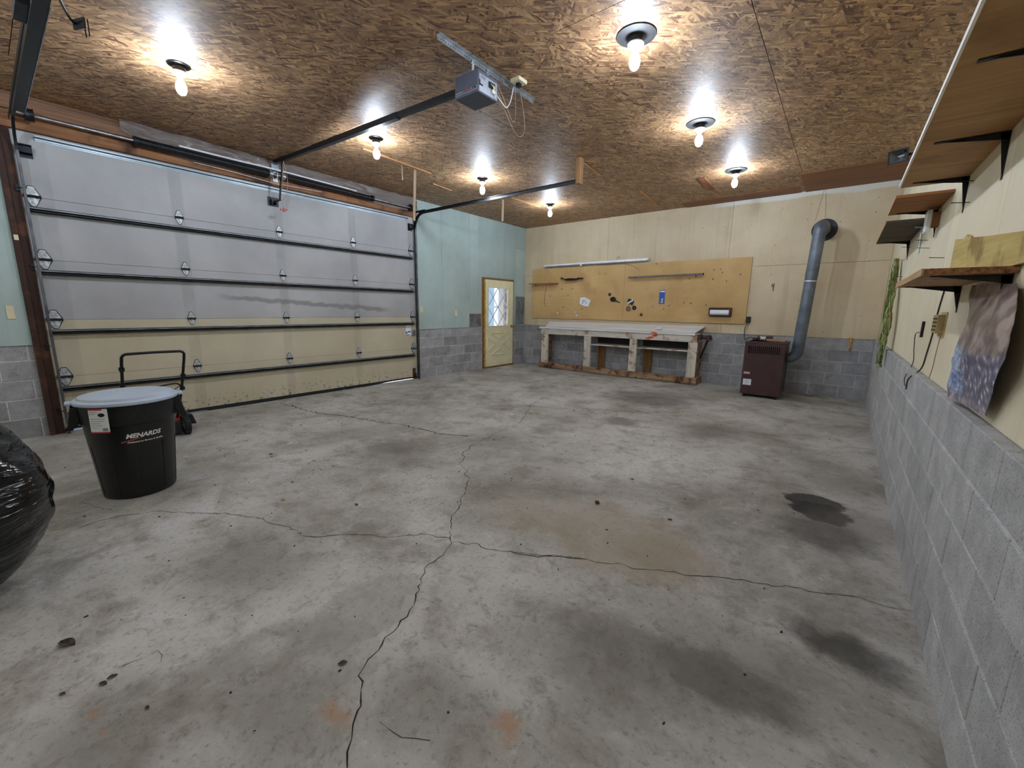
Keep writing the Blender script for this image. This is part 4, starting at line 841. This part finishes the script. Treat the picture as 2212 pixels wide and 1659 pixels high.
tl = thing('hand_tool', 'dark hand tool lying on the heater top', 'tool', (5.46, -.8, .92)); MB().cyl((5.39, -.86, .932), (5.5, -.72, .985), .011, n=8).build('handle', BLACKM, tl, True); MB().box((5.47, -.75, .955), (5.56, -.7, 1.0)).build('head', WHITEP, tl, bevel=.005); MB().cyl((5.57, -.78, .925), (5.55, -.7, .99), .01, n=8).build('lever', BLACKM, tl)
fu = thing('flue_pipe', 'blue-grey stove pipe rising from heater to round wall collar', 'stove pipe', (6.0, -.5, .6)); fy = -.5; PR = .085
xb, xt = 6.005, 6.075
lowc = smoothpath([(5.878, fy, .66), (5.91, fy, .662), (5.965, fy, .69), (5.998, fy, .75), (xb, fy, .82), (xb+.001, fy, .86)], 4)
MB().tube(lowc, PR, 24).build('lower_elbow', PIPEM, fu, True)
def seg(z0, z1, r): f = lambda z: xb + (xt-xb)*(z-.86)/(2.6-.86); return MB().cyl((f(z0), fy, z0), (f(z1), fy, z1), r, n=28)
seg(.86, 1.42, PR).build('pipe_section', PIPEM, fu, True); seg(1.42, 1.98, PR-.002).build('pipe_section', PIPEM, fu, True); seg(1.98, 2.6, PR).build('pipe_section', PIPEM, fu, True)
for z in (.87, 1.43, 1.99, 2.585): seg(z-.008, z+.008, PR+.003).build('crimp', PIPEM, fu, True)
seg(1.885, 1.905, PR+.002).build('tape_band', TAPE, fu, True)
MB().tube(smoothpath([(xt, fy, 2.58), (xt+.003, fy, 2.66), (xt+.01, fy+.035, 2.715), (xt+.02, fy+.09, 2.735), (xt+.03, fy+.18, 2.735), (6.11, -.02, 2.735)], 4), PR+.006, 24).build('upper_elbow', PIPEM, fu, True)
MB().cyl((6.11, -PT-.012, 2.735), (6.11, -PT-.0005, 2.735), .175, n=40).cyl((6.11, -.06, 2.735), (6.11, -.02, 2.735), PR+.014, n=28).build('wall_collar', DARKM, fu, True)
for a, b in (((5.97, 2.9), (6.03, 3.36)), ((6.1, 2.905), (6.055, 3.36))): MB().cyl((a[0], -.03, a[1]), (b[0], -.02, b[1]), .002, n=5).build('hanger_wire', WIRE, fu)
ch = thing('yellow_foam_strip', 'lumpy yellow foam strip on the block below the tan wall', 'foam', (6.685, -.01, .79)); MB().tube([(6.67 + .006*math.sin(k*2.1), -.014, 1.01-.0115*k) for k in range(19)], [random.uniform(.008, .02) for _ in range(19)], 7).build('bead', FOAM, ch, True); MB().tube([(6.63, -.014, 1.0), (6.68, -.014, 1.005)], .012, 6).build('cross_bead', FOAM, ch, True)

# ------------------------------------------------------------------ right wall: shelves
def lbracket(par, y, zt, xw, arm=.24, leg=.2, mat=DARKM):
    m = MB(); m.box((xw-.004, y-.011, zt-leg), (xw-.0005, y+.011, zt-.001)); m.box((xw-arm, y-.011, zt-.005), (xw-.004, y+.011, zt-.001))
    m.prism([(xw-.004, zt-.005), (xw-arm*.9, zt-.005), (xw-.004, zt-.035)], (0, y-.002, 0), (1,0,0), (0,0,1), -.004); m.prism([(xw-.004, zt-.005), (xw-.03, zt-.005), (xw-.004, zt-leg*.9)], (0, y-.002, 0), (1,0,0), (0,0,1), -.004)
    return m.build('shelf_bracket', mat, par)
S1 = thing('high_shelf', 'long wide tan shelf along the upper right wall', 'shelf', (6.85, -6.7, 2.19)); MB().box((6.712, -8.6, 2.19), (XR-.0005, -5.01, 2.208)).build('board', PARTB, S1); MB().box((6.704, -8.6, 2.187), (6.712, -5.01, 2.21)).build('front_edge', WHITEEDGE, S1)
for y in (-5.11, -5.88, -6.7, -7.6): lbracket(S1, y, 2.19, XR)
S2 = thing('brown_wall_shelf', 'small brown board shelf next along from the long high shelf', 'shelf', (6.86, -4.4, 2.19)); MB().box((6.712, -4.71, 2.19), (XR-.0005, -4.05, 2.208)).build('board', BROWNSH, S2); MB().box((6.709, -4.71, 2.189), (6.712, -4.05, 2.209)).build('front_edge', PALEW, S2); lbracket(S2, -4.1, 2.19, XR)
S3 = thing('dark_wall_shelf', 'dark weathered board shelf farthest along the right wall', 'shelf', (6.86, -3.0, 2.19)); MB().box((6.722, -3.68, 2.19), (XR-.0005, -2.24, 2.207)).build('board', DARKSH, S3); MB().box((6.719, -3.68, 2.189), (6.722, -2.24, 2.208)).build('front_edge', PALEW, S3); lbracket(S3, -2.34, 2.19, XR)
MB().tube(smoothpath([(6.94, -3.35, 2.185), (6.985, -3.35, 2.18), (6.99, -3.35, 2.14), (6.992, -3.35, 1.95)], 4), .008, 8).build('conduit_bracket', GALVW, S3, True)
S4 = thing('low_wall_shelf', 'strand board shelf at eye level on the right wall', 'shelf', (6.87, -5.95, 1.55)); MB().box((6.752, -6.44, 1.552), (XR-.0005, -5.39, 1.576)).build('board', OSBS, S4); MB().box((6.746, -6.43, 1.55), (6.752, -5.385, 1.578)).build('front_edge', PALEW, S4)
MB().box((6.752, -6.4425, 1.552), (XR-.0005, -6.44, 1.576)).build('board_end', plain('strand_edge', (146,98,58), .8, 0, .4, 70, .4, 90), S4)
lbracket(S4, -5.5, 1.552, XR, .22, .14, BLACKM); lbracket(S4, -6.37, 1.552, XR, .22, .3, BLACKM)
tag(MB().prism([(-5.2, 1.578), (-6.95, 1.578), (-6.95, 1.64), (-6.0, 1.74), (-5.56, 1.79), (-5.5, 1.815), (-5.45, 1.80), (-5.2, 1.83)], (XR-.02, 0, 0), (0,1,0), (0,0,1), .012).build('yellowed_board', YELB), 'yellowed plywood scrap standing on the eye-level shelf', 'board')
bx = thing('wall_outlet_box', 'white cover box standing off the wall under the brown shelf', 'outlet', (6.96, -4.2, 2.02)); MB().box((6.955, -4.26, 2.05), (XR-.0005, -4.16, 2.15)).build('box', CARD, bx); MB().box((6.925, -4.27, 2.01), (6.955, -4.15, 2.17)).build('cover', WHITEP, bx, bevel=.005)
NM = mesh_of(MB().cyl((.0, 0, 0), (-.07, .0, .006), .0022, n=6).cyl((-.07, 0, .006), (-.072, 0, .006), .005, n=8), 'nail', NAILM)
NL = ['nail at the far end of the long high shelf', 'nail below the end bracket of the long high shelf', 'upper nail below the white outlet box', 'nail below the far end of the dark shelf', 'lower nail below the white outlet box', 'nail left of the yellowed board', 'nail beside the top of the green netting', 'lower nail beside the green netting']
for i, (u, v) in enumerate(((2104,390),(2095,437),(2005,519),(1968,534),(2008,536),(2040,557),(1955,562),(1950,598))):
    p = pxX(u, v, XR); o = bpy.data.objects.new('nail', NM); COL.objects.link(o); o.location = p; tag(o, 'long dark ' + NL[i], 'nail', 'nails in the right wall')
th = thing('thermostat_box', 'small beige box with louvred side on the right wall', 'thermostat', (6.97, -5.17, 1.27)); MB().box((6.962, -5.27, 1.29), (XR-.004, -5.12, 1.4)).build('box', plain('beige_metal', (170,150,100), .5), th, bevel=.003); MB().box((XR-.006, -5.29, 1.27), (XR-.0005, -5.1, 1.415)).build('back_plate', plain('beige_plate', (186,166,116), .5), th)
for k in range(4): MB().box((6.9605, -5.26, 1.305+.022*k), (6.962, -5.13, 1.315+.022*k)).build('slot', BLACKM, th)
MB().tube(smoothpath([(6.995, -5.22, 1.275), (6.994, -5.19, 1.18), (6.994, -5.17, 1.08), (6.99, -5.15, 1.012)], 5), .0025, 5).build('wire', WIRE, th, True)
sw = thing('slot_switch', 'narrow dark switch with wire on the right wall', 'switch', (XR, -4.48, 1.24)); MB().box((6.985, -4.5, 1.235), (XR-.0005, -4.47, 1.35)).build('plate', BLACKM, sw); MB().tube(smoothpath([(6.99, -4.47, 1.27), (6.98, -4.3, 1.25), (6.99, -4.25, 1.15), (6.99, -4.35, 1.03), (6.945, -4.5, .93), (6.945, -4.6, .88)], 5), .003, 5).build('wire', BLKWIRE, sw, True)
tag(MB().tube(smoothpath([(6.995, -5.05, 1.55), (6.994, -4.98, 1.42), (6.994, -4.95, 1.3), (6.994, -4.86, 1.15), (6.99, -4.78, 1.03), (6.945, -4.72, .95), (6.943, -4.7, .87)], 6), .004, 6).build('wall_cable', BLKWIRE, smooth=True), 'dark cable running down the cream plywood from the shelf', 'cable')
# poster curling off the wall
def poster_mat():
    t = NT('poster_print'); p = t.pos(); s = t.n('ShaderNodeSeparateXYZ'); t.l(p, s.inputs[0]); y, z = s.outputs[1], s.outputs[2]
    n1 = t.noise(p, 9, 5); n2 = t.noise(p, 30, 4)
    top = t.ramp(n1, [(.35, lin((98,84,86))), (.5, lin((128,112,108))), (.62, lin((176,160,150)))])
    water = t.ramp(t.noise(t.mapping(p, (12, 12, 60)), 1.0, 4), [(.35, lin((104,134,190))), (.65, lin((206,220,240)))])
    v = t.n('ShaderNodeTexVoronoi'); v.inputs['Scale'].default_value = 26; t.l(p, v.inputs['Vector']); rocks = t.ramp(v.outputs['Distance'], [(.12, lin((226,224,232))), (.3, lin((150,148,166))), (.6, lin((112,108,128)))])
    pink = t.ramp(n2, [(.4, lin((118,104,120))), (.62, lin((212,198,202)))])
    low = t.mix(t.rng(t.math('ADD', y, t.math('MULTIPLY', n1, .35)), -6.08, -5.96), rocks, water)
    low = t.mix(t.rng(t.math('ADD', z, t.math('MULTIPLY', n1, .15)), 1.17, 1.1), low, pink)
    c = t.mix(t.rng(t.math('ADD', z, t.math('MULTIPLY', n1, .06)), 1.27, 1.31), low, top)
    br_ = t.math('ABSOLUTE', t.math('SUBTRACT', t.math('FRACT', t.math('MULTIPLY', t.math('ADD', y, t.math('MULTIPLY', z, .8)), 9.0)), .5)); c = t.mix(t.math('MULTIPLY', t.rng(br_, .06, .02), t.rng(z, 1.2, 1.4, .6, 0)), c, lin((64,60,72)))
    t.col(c); t.bump(n2, .25, .006); return t.done(.35, 0, .5)
NU, NV = 30, 30; vs = []; fs = []
LE = smoothpath([pxX(u, v, x) for u, v, x in ((2100,616,6.985),(2090,680,6.97),(2064,752,6.958),(2052,802,6.952),(2046,856,6.957))], 8)
RE = smoothpath([pxX(u, v, x) for u, v, x in ((2196,612,6.98),(2193,685,6.955),(2172,766,6.94),(2150,825,6.95),(2128,900,6.975))], 8)
for i in range(NU+1):
    a = i/NU
    for k in range(NV+1):
        f = k/NV*(len(LE)-1); j = min(int(f), len(LE)-2); p = LE[j].lerp(LE[j+1], f-j).lerp(RE[j].lerp(RE[j+1], f-j), a); b = k/NV
        p = p + Vector((-.02*math.sin(math.pi*a)*math.sin(math.pi*min(1, b*1.2)) + .01*noise.noise(Vector((a*4, b*5, 2))) + .005*noise.noise(Vector((a*11, b*12, 7))), 0, 0))
        vs.append((min(p.x, 6.994), p.y, max(1.003, p.z)))
    if i:
        for k in range(NV): o = (i-1)*(NV+1)+k; fs.append((o, o+1, o+NV+2, o+NV+1))
n0 = len(vs); vs += [(x+.0012, y, z) for x, y, z in vs]; fs += [tuple(q+n0 for q in reversed(f)) for f in fs]
tag(MB().add(vs, fs).build('wall_poster', poster_mat(), smooth=True, angle=80), 'crumpled river scene poster curling off the wall under the shelf', 'poster')
# green netting bundle in the corner
gn = thing('green_netting_roll', 'long bundle of green garden netting hanging in the far right corner', 'netting', (6.93, -.78, .62))
ctr = [pxX(u, v, x) for u, v, x in ((1937,560,6.95),(1931,600,6.94),(1924,650,6.93),(1914,705,6.915),(1905,745,6.905),(1896,795,6.9))]; ctr = smoothpath(ctr, 8)
for q in range(26):
    a0 = random.uniform(0, 6.28); rr = random.uniform(.01, .07); tw = random.uniform(-2, 2); lo = random.randint(0, 3); hi = len(ctr) - random.randint(0, 7); pth = []
    for i in range(lo, hi):
        f = i/len(ctr); w = rr*(.7 + .7*math.sin(math.pi*min(1, f*1.1)))
        pth.append(ctr[i] + Vector((math.cos(a0+tw*f*6)*w*.45 + random.uniform(-.004,.004), math.sin(a0+tw*f*6)*w*1.3 + random.uniform(-.008,.008), random.uniform(-.01,.01))))
    MB().tube(pth, random.uniform(.004, .009), 5).build('netting_strand', GREENA if q % 3 else GREENB, gn, True)
MB().tube([ctr[i] + Vector((.012, -.03, 0)) for i in range(0, len(ctr)-8, 2)], .012, 6).build('bamboo_cane', wood('bamboo', (170,130,70), (206,168,100), 'z'), gn, True)
# floodlight above the far end of the high shelf
fd = thing('floodlight', 'dark halogen floodlight below the ceiling at the right wall', 'floodlight', (6.95, -3.9, 2.62))
p = pxX(1947, 337, 6.735); Rz = Matrix.Rotation(math.radians(-28), 3, 'Z') @ Matrix.Rotation(math.radians(12), 3, 'X')
sx, sz = .115, .085; bk = []
frv = [(-sx/2, -.045, -sz/2), (sx/2, -.045, -sz/2), (sx/2, -.045, sz/2), (-sx/2, -.045, sz/2)]; bkv = [(-sx*.2, .03, -sz*.2), (sx*.2, .03, -sz*.2), (sx*.2, .03, sz*.2), (-sx*.2, .03, sz*.2)]
MB().add([p + Rz @ Vector(q) for q in frv + bkv], [(0,1,5,4), (1,2,6,5), (2,3,7,6), (3,0,4,7), (4,5,6,7)]).build('reflector', plain('grey_reflector', (150,156,158), .35, .6), fd)
MB().obox(p + Rz @ Vector((0, -.045, sz/2+.004)), (sx+.016, .012, .008), Rz).obox(p + Rz @ Vector((0, -.045, -sz/2-.004)), (sx+.016, .012, .008), Rz).obox(p + Rz @ Vector((sx/2+.004, -.045, 0)), (.008, .012, sz), Rz).obox(p + Rz @ Vector((-sx/2-.004, -.045, 0)), (.008, .012, sz), Rz).obox(p + Rz @ Vector((0, .0, sz*.42)), (sx*.6, .07, .02), Rz).build('frame', BLACKM, fd)
MB().cyl(p + Rz @ Vector((-.02, .0, 0)), p + Rz @ Vector((.02, .0, 0)), .006, n=8).build('lamp_tube', WHITEP, fd, True)
MB().tube([p + Rz @ Vector((.04, .03, 0)), p + Vector((.1, .05, .02)), Vector((XR-.03, p.y+.09, p.z+.03)), Vector((XR-.0005, p.y+.09, p.z+.03))], .012, 8).build('arm', BLACKM, fd, True)
MB().cyl((XR-.02, p.y+.09, p.z+.03), (XR-.0005, p.y+.09, p.z+.03), .045, n=20).build('wall_plate', BLACKM, fd, True)

# ------------------------------------------------------------------ trash can
CX, CY = 2.43, -8.165
can = thing('trash_can', 'round black trash can with pale grey-blue lid', 'trash can', (CX, CY, 0))
def rr(z): return .212 + (.258-.212)*z/.56
body = MB().lathe([(.2, .0), (.21, .006), (rr(.03), .03), (rr(.3), .3), (rr(.555), .555), (.268, .56), (.276, .575), (.281, .69), (.287, .695), (.287, .705)], (CX, CY, 0), 64); body.build('body', CANBLK, can, True, angle=30)
for k in range(10):
    a = math.radians(-4 + 36*k); d = Vector((math.cos(a), math.sin(a), 0)); MB().bar(Vector((CX,CY,.03)) + d*(rr(.03)+.0005), Vector((CX,CY,.4)) + d*(rr(.4)+.0005), .01, .003, d).build('rib', CANBLK, can)
va = math.atan2(CAM.y-CY, CAM.x-CX)
lid = MB().lathe([(.262, .70), (.286, .70), (.292, .706), (.292, .722), (.284, .73), (.268, .733), (.26, .748), (.25, .752), (.2, .753), (.12, .757), (.004, .758)], (CX, CY, 0), 64).build('lid', LIDM, can, True, angle=35)
for s in (-1, 1):
    a = va + s*math.radians(88); d = Vector((math.cos(a), math.sin(a), 0)); n = Vector((-d.y, d.x, 0)); c = Vector((CX, CY, 0))
    m = MB(); R = Matrix((d, n, Vector((0,0,1)))).transposed()
    m.obox(c + d*.317 + Vector((0,0,.55)), (.022, .15, .03), R); 
    for q in (-1, 1): m.prism([(.262, .69), (.3, .69), (.328, .535), (.3, .535), (.262, .6)], c + n*(q*.07-.008), d, (0,0,1), -.016)
    m.build('handle', CANBLK, can, bevel=.004)
    MB().obox(c + d*.305 + Vector((0,0,.714)), (.035, .1, .018), R).build('lid_tab', LIDM, lid, bevel=.004)
def wrap(vs, ang, zc, off=.002, flat=False):
    out = []
    for v in vs:
        z = zc + v.y; r = .281 + off if flat else (rr(z) if z < .556 else .2755 + (z-.575)*.045) + off; a = ang + v.x/r; out.append((CX + r*math.cos(a), CY + r*math.sin(a), z))
    return out
LG = va + math.radians(13)
vs, fs = text_mesh('MENARDS', .044, .28, .0016); o1 = MB().add(wrap([Vector((v.x*1.0, v.y, 0)) for v in vs], LG, .475), fs).build('logo_lettering', WHITEP, can)
vs, fs = text_mesh('Dedicated to Service & Quality', .0165, .2, .0004); MB().add(wrap([Vector((v.x+.01, v.y, 0)) for v in vs], LG, .43), fs).build('slogan_lettering', WHITEP, can)
vs = [Vector((x, y, 0)) for x, y in ((-.125,.0),(-.125,.006),(-.06,.02),(.0,.027),(.0,.026),(-.06,.014))]; MB().add(wrap(vs, LG, .432), [(0,5,2,1), (5,4,3,2)]).build('logo_swoosh', ORANGE, can)
vs, fs = text_mesh('HEAVY DUTY', .062, 0, .001); MB().add(wrap(vs, LG + .03, .632, .0012), fs).build('embossed_lettering', plain('black_embossed_plastic', (30,30,32), .5), can)
TGA = va - math.radians(35)
def wrect(x0, x1, z0, z1, off, mat, name, par): 
    vs = []; n = 6
    for k in range(n+1): x = x0+(x1-x0)*k/n; vs += [Vector((x, z0, 0)), Vector((x, z1, 0))]
    return MB().add(wrap(vs, TGA, 0, off-.01, True), [(2*k, 2*k+2, 2*k+3, 2*k+1) for k in range(n)]).build(name, mat, par)
tg = wrect(-.058, .058, .53, .695, .012, PAPER, 'hang_tag', can); TR = plain('tag_red', (206,60,70), .5)
wrect(-.056, .03, .682, .695, .0135, TR, 'red_band', tg); wrect(-.058, .058, .523, .532, .0135, TR, 'red_band', tg)
vs = [Vector((.022 + .02*math.cos(a), .65 + .013*math.sin(a), 0)) for a in [2*math.pi*k/20 for k in range(20)]]; MB().add(wrap(vs, TGA, 0, .0035, True), [tuple(range(20))]).build('dark_badge', BLACKM, tg)
for z, l in ((.668, .05), (.655, .035), (.62, .09), (.605, .085), (.59, .06), (.575, .07), (.56, .04)): wrect(-.05, -.05+l, z, z+.003, .0135, GREYPAN, 'print_line', tg)
for k in range(6): wrect(.02+.005*k, .0225+.005*k, .537, .558, .0135, BLACKM, 'bar_mark', tg)

# ------------------------------------------------------------------ lawn mower behind the can (its rear faces the camera)
mw = thing('push_mower', 'red push lawn mower with black handle behind the trash can', 'lawn mower', (.75, -7.79, 0)); my = -7.79
dv = []; df = []; secs = [(.38, .17, .1, .17), (.46, .23, .06, .2), (.6, .255, .05, .215), (.85, .255, .05, .215), (1.0, .23, .06, .2), (1.06, .19, .09, .17)]
n = 12
for x, hw, z0, z1 in secs:
    for k in range(n):
        a = 2*math.pi*(k+.5)/n; ca, sa = math.cos(a), math.sin(a); dv.append((x, my + hw*math.copysign(abs(ca)**.45, ca), (z0+z1)/2 + (z1-z0)/2*math.copysign(abs(sa)**.45, sa)))
for i in range(len(secs)-1): df += [(i*n+k, i*n+(k+1) % n, (i+1)*n+(k+1) % n, (i+1)*n+k) for k in range(n)]
df += [tuple(range(n)), tuple((len(secs)-1)*n+k for k in range(n))]
MB().add(dv, df).build('deck', REDM, mw, True, angle=50)
eg = MB().cyl((.72, my, .21), (.72, my, .26), .13, .12, n=24).cyl((.72, my, .26), (.72, my, .34), .11, .1, n=24).cyl((.72, my, .34), (.72, my, .37), .1, .05, n=24).box((.8, my-.09, .22), (.93, my+.09, .31)).box((.58, my+.05, .22), (.68, my+.12, .32)); eg.build('engine', BLACKM, mw, True)
def wheel(x, y, r):
    R = Matrix(((1,0,0),(0,0,1),(0,-1,0))); w = MB().lathe([(r*.62, -.026), (r*.92, -.026), (r, -.02), (r, .02), (r*.92, .026), (r*.62, .026)], (x, y, r), 28, R).build('wheel', RUBBER, mw, True, angle=50)
    tr = MB()
    for k in range(22):
        a = 2*math.pi*k/22; d = Vector((math.cos(a), 0, math.sin(a))); tr.obox(Vector((x, y, r)) + d*(r+.0015), (.005, .042, .012), Matrix((d, Vector((0,1,0)), d.cross(Vector((0,1,0))))).transposed())
    tr.build('tread', RUBBER, w); MB().cyl((x, y-.028, r), (x, y+.028, r), r*.5, n=20).cyl((x, y-.034, r), (x, y+.034, r), .014, n=10).build('hub', plain('grey_hub', (120,120,118), .5), w, True)
wheel(1.03, my+.265, .1); wheel(1.03, my-.265, .1); wheel(.42, my+.235, .088); wheel(.42, my-.235, .088)
hL = lambda s: [(.98, my+s*.2, .17), (1.08, my+s*.215, .33), (1.22, my+s*.228, .56), (1.4, my+s*.232, .86)]
top_ = [Vector((1.4, my-.232, .86))] + [Vector((1.43+.012*math.sin(a), my - .19 - .042*math.cos(a), .905+.04*math.sin(a))) for a in (.3, .8, 1.3)] + [Vector((1.447, my, .948))] + [Vector((1.43+.012*math.sin(a), my + .19 + .042*math.cos(a), .905+.04*math.sin(a))) for a in (1.3, .8, .3)] + [Vector((1.4, my+.232, .86))]
MB().tube(hL(-1)[:3] + [Vector(hL(-1)[3])] + top_[1:-1] + [Vector(hL(1)[3])] + hL(1)[2::-1], .0125, 10).build('handle', BLACKM, mw, True)
MB().tube(smoothpath([(1.21, my-.215, .52), (1.24, my-.17, .565), (1.25, my, .585), (1.24, my+.17, .6), (1.22, my+.215, .57)], 5), .007, 8).build('bail_bar', BLACKM, mw, True)
for s, z in ((1, .68), (-1, .64), (1, .54), (-1, .8)): x = 1.22 + (z-.56)*.6; MB().box((x-.016, my+s*.232-.02, z-.02), (x+.016, my+s*.232+.02, z+.02)).build('clamp_knob', BLACKM, mw, bevel=.005)
MB().tube(smoothpath([(1.24, my+.22, .58), (1.15, my+.12, .48), (.95, my+.05, .33)], 6), .004, 6).build('control_cable', BLKWIRE, mw, True)
MB().add([(.62, my+.24, .2), (.95, my+.24, .2), (.9, my+.36, .185), (.68, my+.36, .185), (.62, my+.24, .09), (.95, my+.24, .09), (.88, my+.4, .06), (.7, my+.4, .06)], [(0,1,2,3), (7,6,5,4), (0,4,5,1), (1,5,6,2), (2,6,7,3), (3,7,4,0)]).build('discharge_chute', BLACKM, mw, bevel=.01)
MB().box((.98, my-.22, .03), (1.07, my+.22, .17)).build('rear_flap', RUBBER, mw, bevel=.01)

# ------------------------------------------------------------------ garbage bag at the left edge
def bagmat():
    t = NT('black_bag_plastic'); p = t.obj(); n = t.noise(t.mapping(p, (4, 4, 22), (.25, .1, 0)), 1.0, 3, .5, .6); n2 = t.noise(p, 18, 2); t.col(lin((9,9,10))); t.bump(t.math('ADD', n, t.math('MULTIPLY', n2, .2)), .45, .05); return t.done(.14, 0, .5)
bx_, by_, bh = 3.41, -9.06, 1.1; vs = []; fs = []; NU, NV = 128, 72
for k in range(NV+1):
    v = k/NV; prof = (max(0, math.sin(math.pi*min(1, .02+v*.98)))**.55)*(1 - .35*max(0, v-.5)**1.15/.5**1.15); z = bh*(v**1.05)
    for i in range(NU):
        a = 2*math.pi*i/NU; d = Vector((math.cos(a), math.sin(a), 0)); r = .44*prof
        w = noise.noise(Vector((d.x*1.6, d.y*1.6, v*2.2)))*.07 + noise.noise(Vector((d.x*2.4+5, d.y*2.4, v*15 + d.y*1.6)))*.03 + abs(noise.noise(Vector((d.x*3.5, d.y*3.5+9, v*26 + d.y*2.6))))*.022
        r = max(.002, r*(1 + w*1.4)); vs.append((bx_ + d.x*r, by_ + d.y*r*.96, max(.002, z + .012*noise.noise(Vector((d.x*3, d.y*3, v*8)))*min(1, v*6))))
    if k: fs += [((k-1)*NU+i, (k-1)*NU+(i+1) % NU, k*NU+(i+1) % NU, k*NU+i) for i in range(NU)]
fs += [tuple(range(NU-1, -1, -1)), tuple(NV*NU+i for i in range(NU))]
gb = thing('garbage_bag', 'full shiny black garbage bag at the left edge', 'garbage bag', (bx_, by_, 0)); MB().add(vs, fs).build('bag', bagmat(), gb, True, angle=80)
MB().lathe([(.05, 1.03), (.035, 1.06), (.06, 1.09), (.11, 1.14), (.1, 1.15)], (bx_, by_, 0), 18).build('tied_neck', bagmat(), gb, True)

# ------------------------------------------------------------------ litter on the floor
def leaf(u, v, s, rz, label, mat):
    p = pxZ(u, v, 0); vs = []; fs = []
    for i in range(7):
        f = i/6; w = s*.32*math.sin(math.pi*(f*.92+.04)); x = (f-.5)*s
        for q in (-1, 0, 1): vs.append(p + Matrix.Rotation(rz, 3, 'Z') @ Vector((x, q*w, .002 + s*.14*(abs(q)*.9 + .3*math.sin(f*5)))))
        if i: o = 3*(i-1); fs += [(o, o+1, o+4, o+3), (o+1, o+2, o+5, o+4)]
    l = MB().add(vs, fs).build('dry_leaf', mat); return tag(l, label, 'leaf', 'dry leaves on the floor')
LB, LD = plain('brown_leaf', (112,90,66), .8), plain('dark_leaf', (82,70,56), .8, 0, .4, 60)
leaf(145, 1392, .07, .6, 'largest curled dark leaf on the floor at lower left', LD)
leaf(612, 1080, .04, .2, 'pale dry leaf on the floor near the left crack', plain('pale_leaf', (190,164,120), .8))
for u, v, s, w in ((740,1434,.035,'left of the main crack near the bottom edge'), (243,1463,.03,'right of the largest leaf'), (223,1478,.03,'just below its twin near the largest leaf'), (630,920,.03,'near the middle of the overhead door'), (650,919,.035,'a step right of its twin by the overhead door'), (1088,946,.03,'right of the crack junction'), (1366,1036,.03,'on the pale floor right of centre'),
                   (1447,1123,.03,'on the tan stain'), (1240,888,.04,'at the upper end of the main crack'), (585,982,.035,'to the right of the trash can'), (770,1091,.03,'above the left-running crack'), (1105,1034,.025,'right of the main crack'), (135,1500,.02,'below the largest leaf'), (318,1530,.02,'at the lower left, farthest down')): leaf(u, v, s, random.uniform(0, 6), 'tiny dark leaf scrap ' + w, LD)
pb = MB(); q = pxZ(1290, 1088, 0); pb.sphere(q + Vector((0,0,.012)), .016, 8, 6, (1.2,.9,.75)); tag(pb.build('pebble', plain('dark_pebble', (74,60,54), .8), smooth=True), 'small dark pebble on the floor right of the main crack', 'pebble')
gr = MB()
for _ in range(420):
    x, y = random.uniform(.5, 6.6), random.uniform(-8.9, -.8)
    if (x-2.43)**2 + (y+8.165)**2 < .12 or (x < 1.2 and y < -7.3) or (x-3.41)**2 + (y+9.06)**2 < .3 or (x > 5.2 and y > -1.1): continue
    s = random.uniform(.002, .0065); gr.obox((x, y, s*.4), (s*random.uniform(1, 3), s, s*.8), Matrix.Rotation(random.uniform(0, 3), 3, 'Z'))
tag(gr.build('floor_grit', plain('dark_grit', (58,52,46), .9)), 'dark grit and crumbs scattered over the floor', 'grit', kind='stuff')
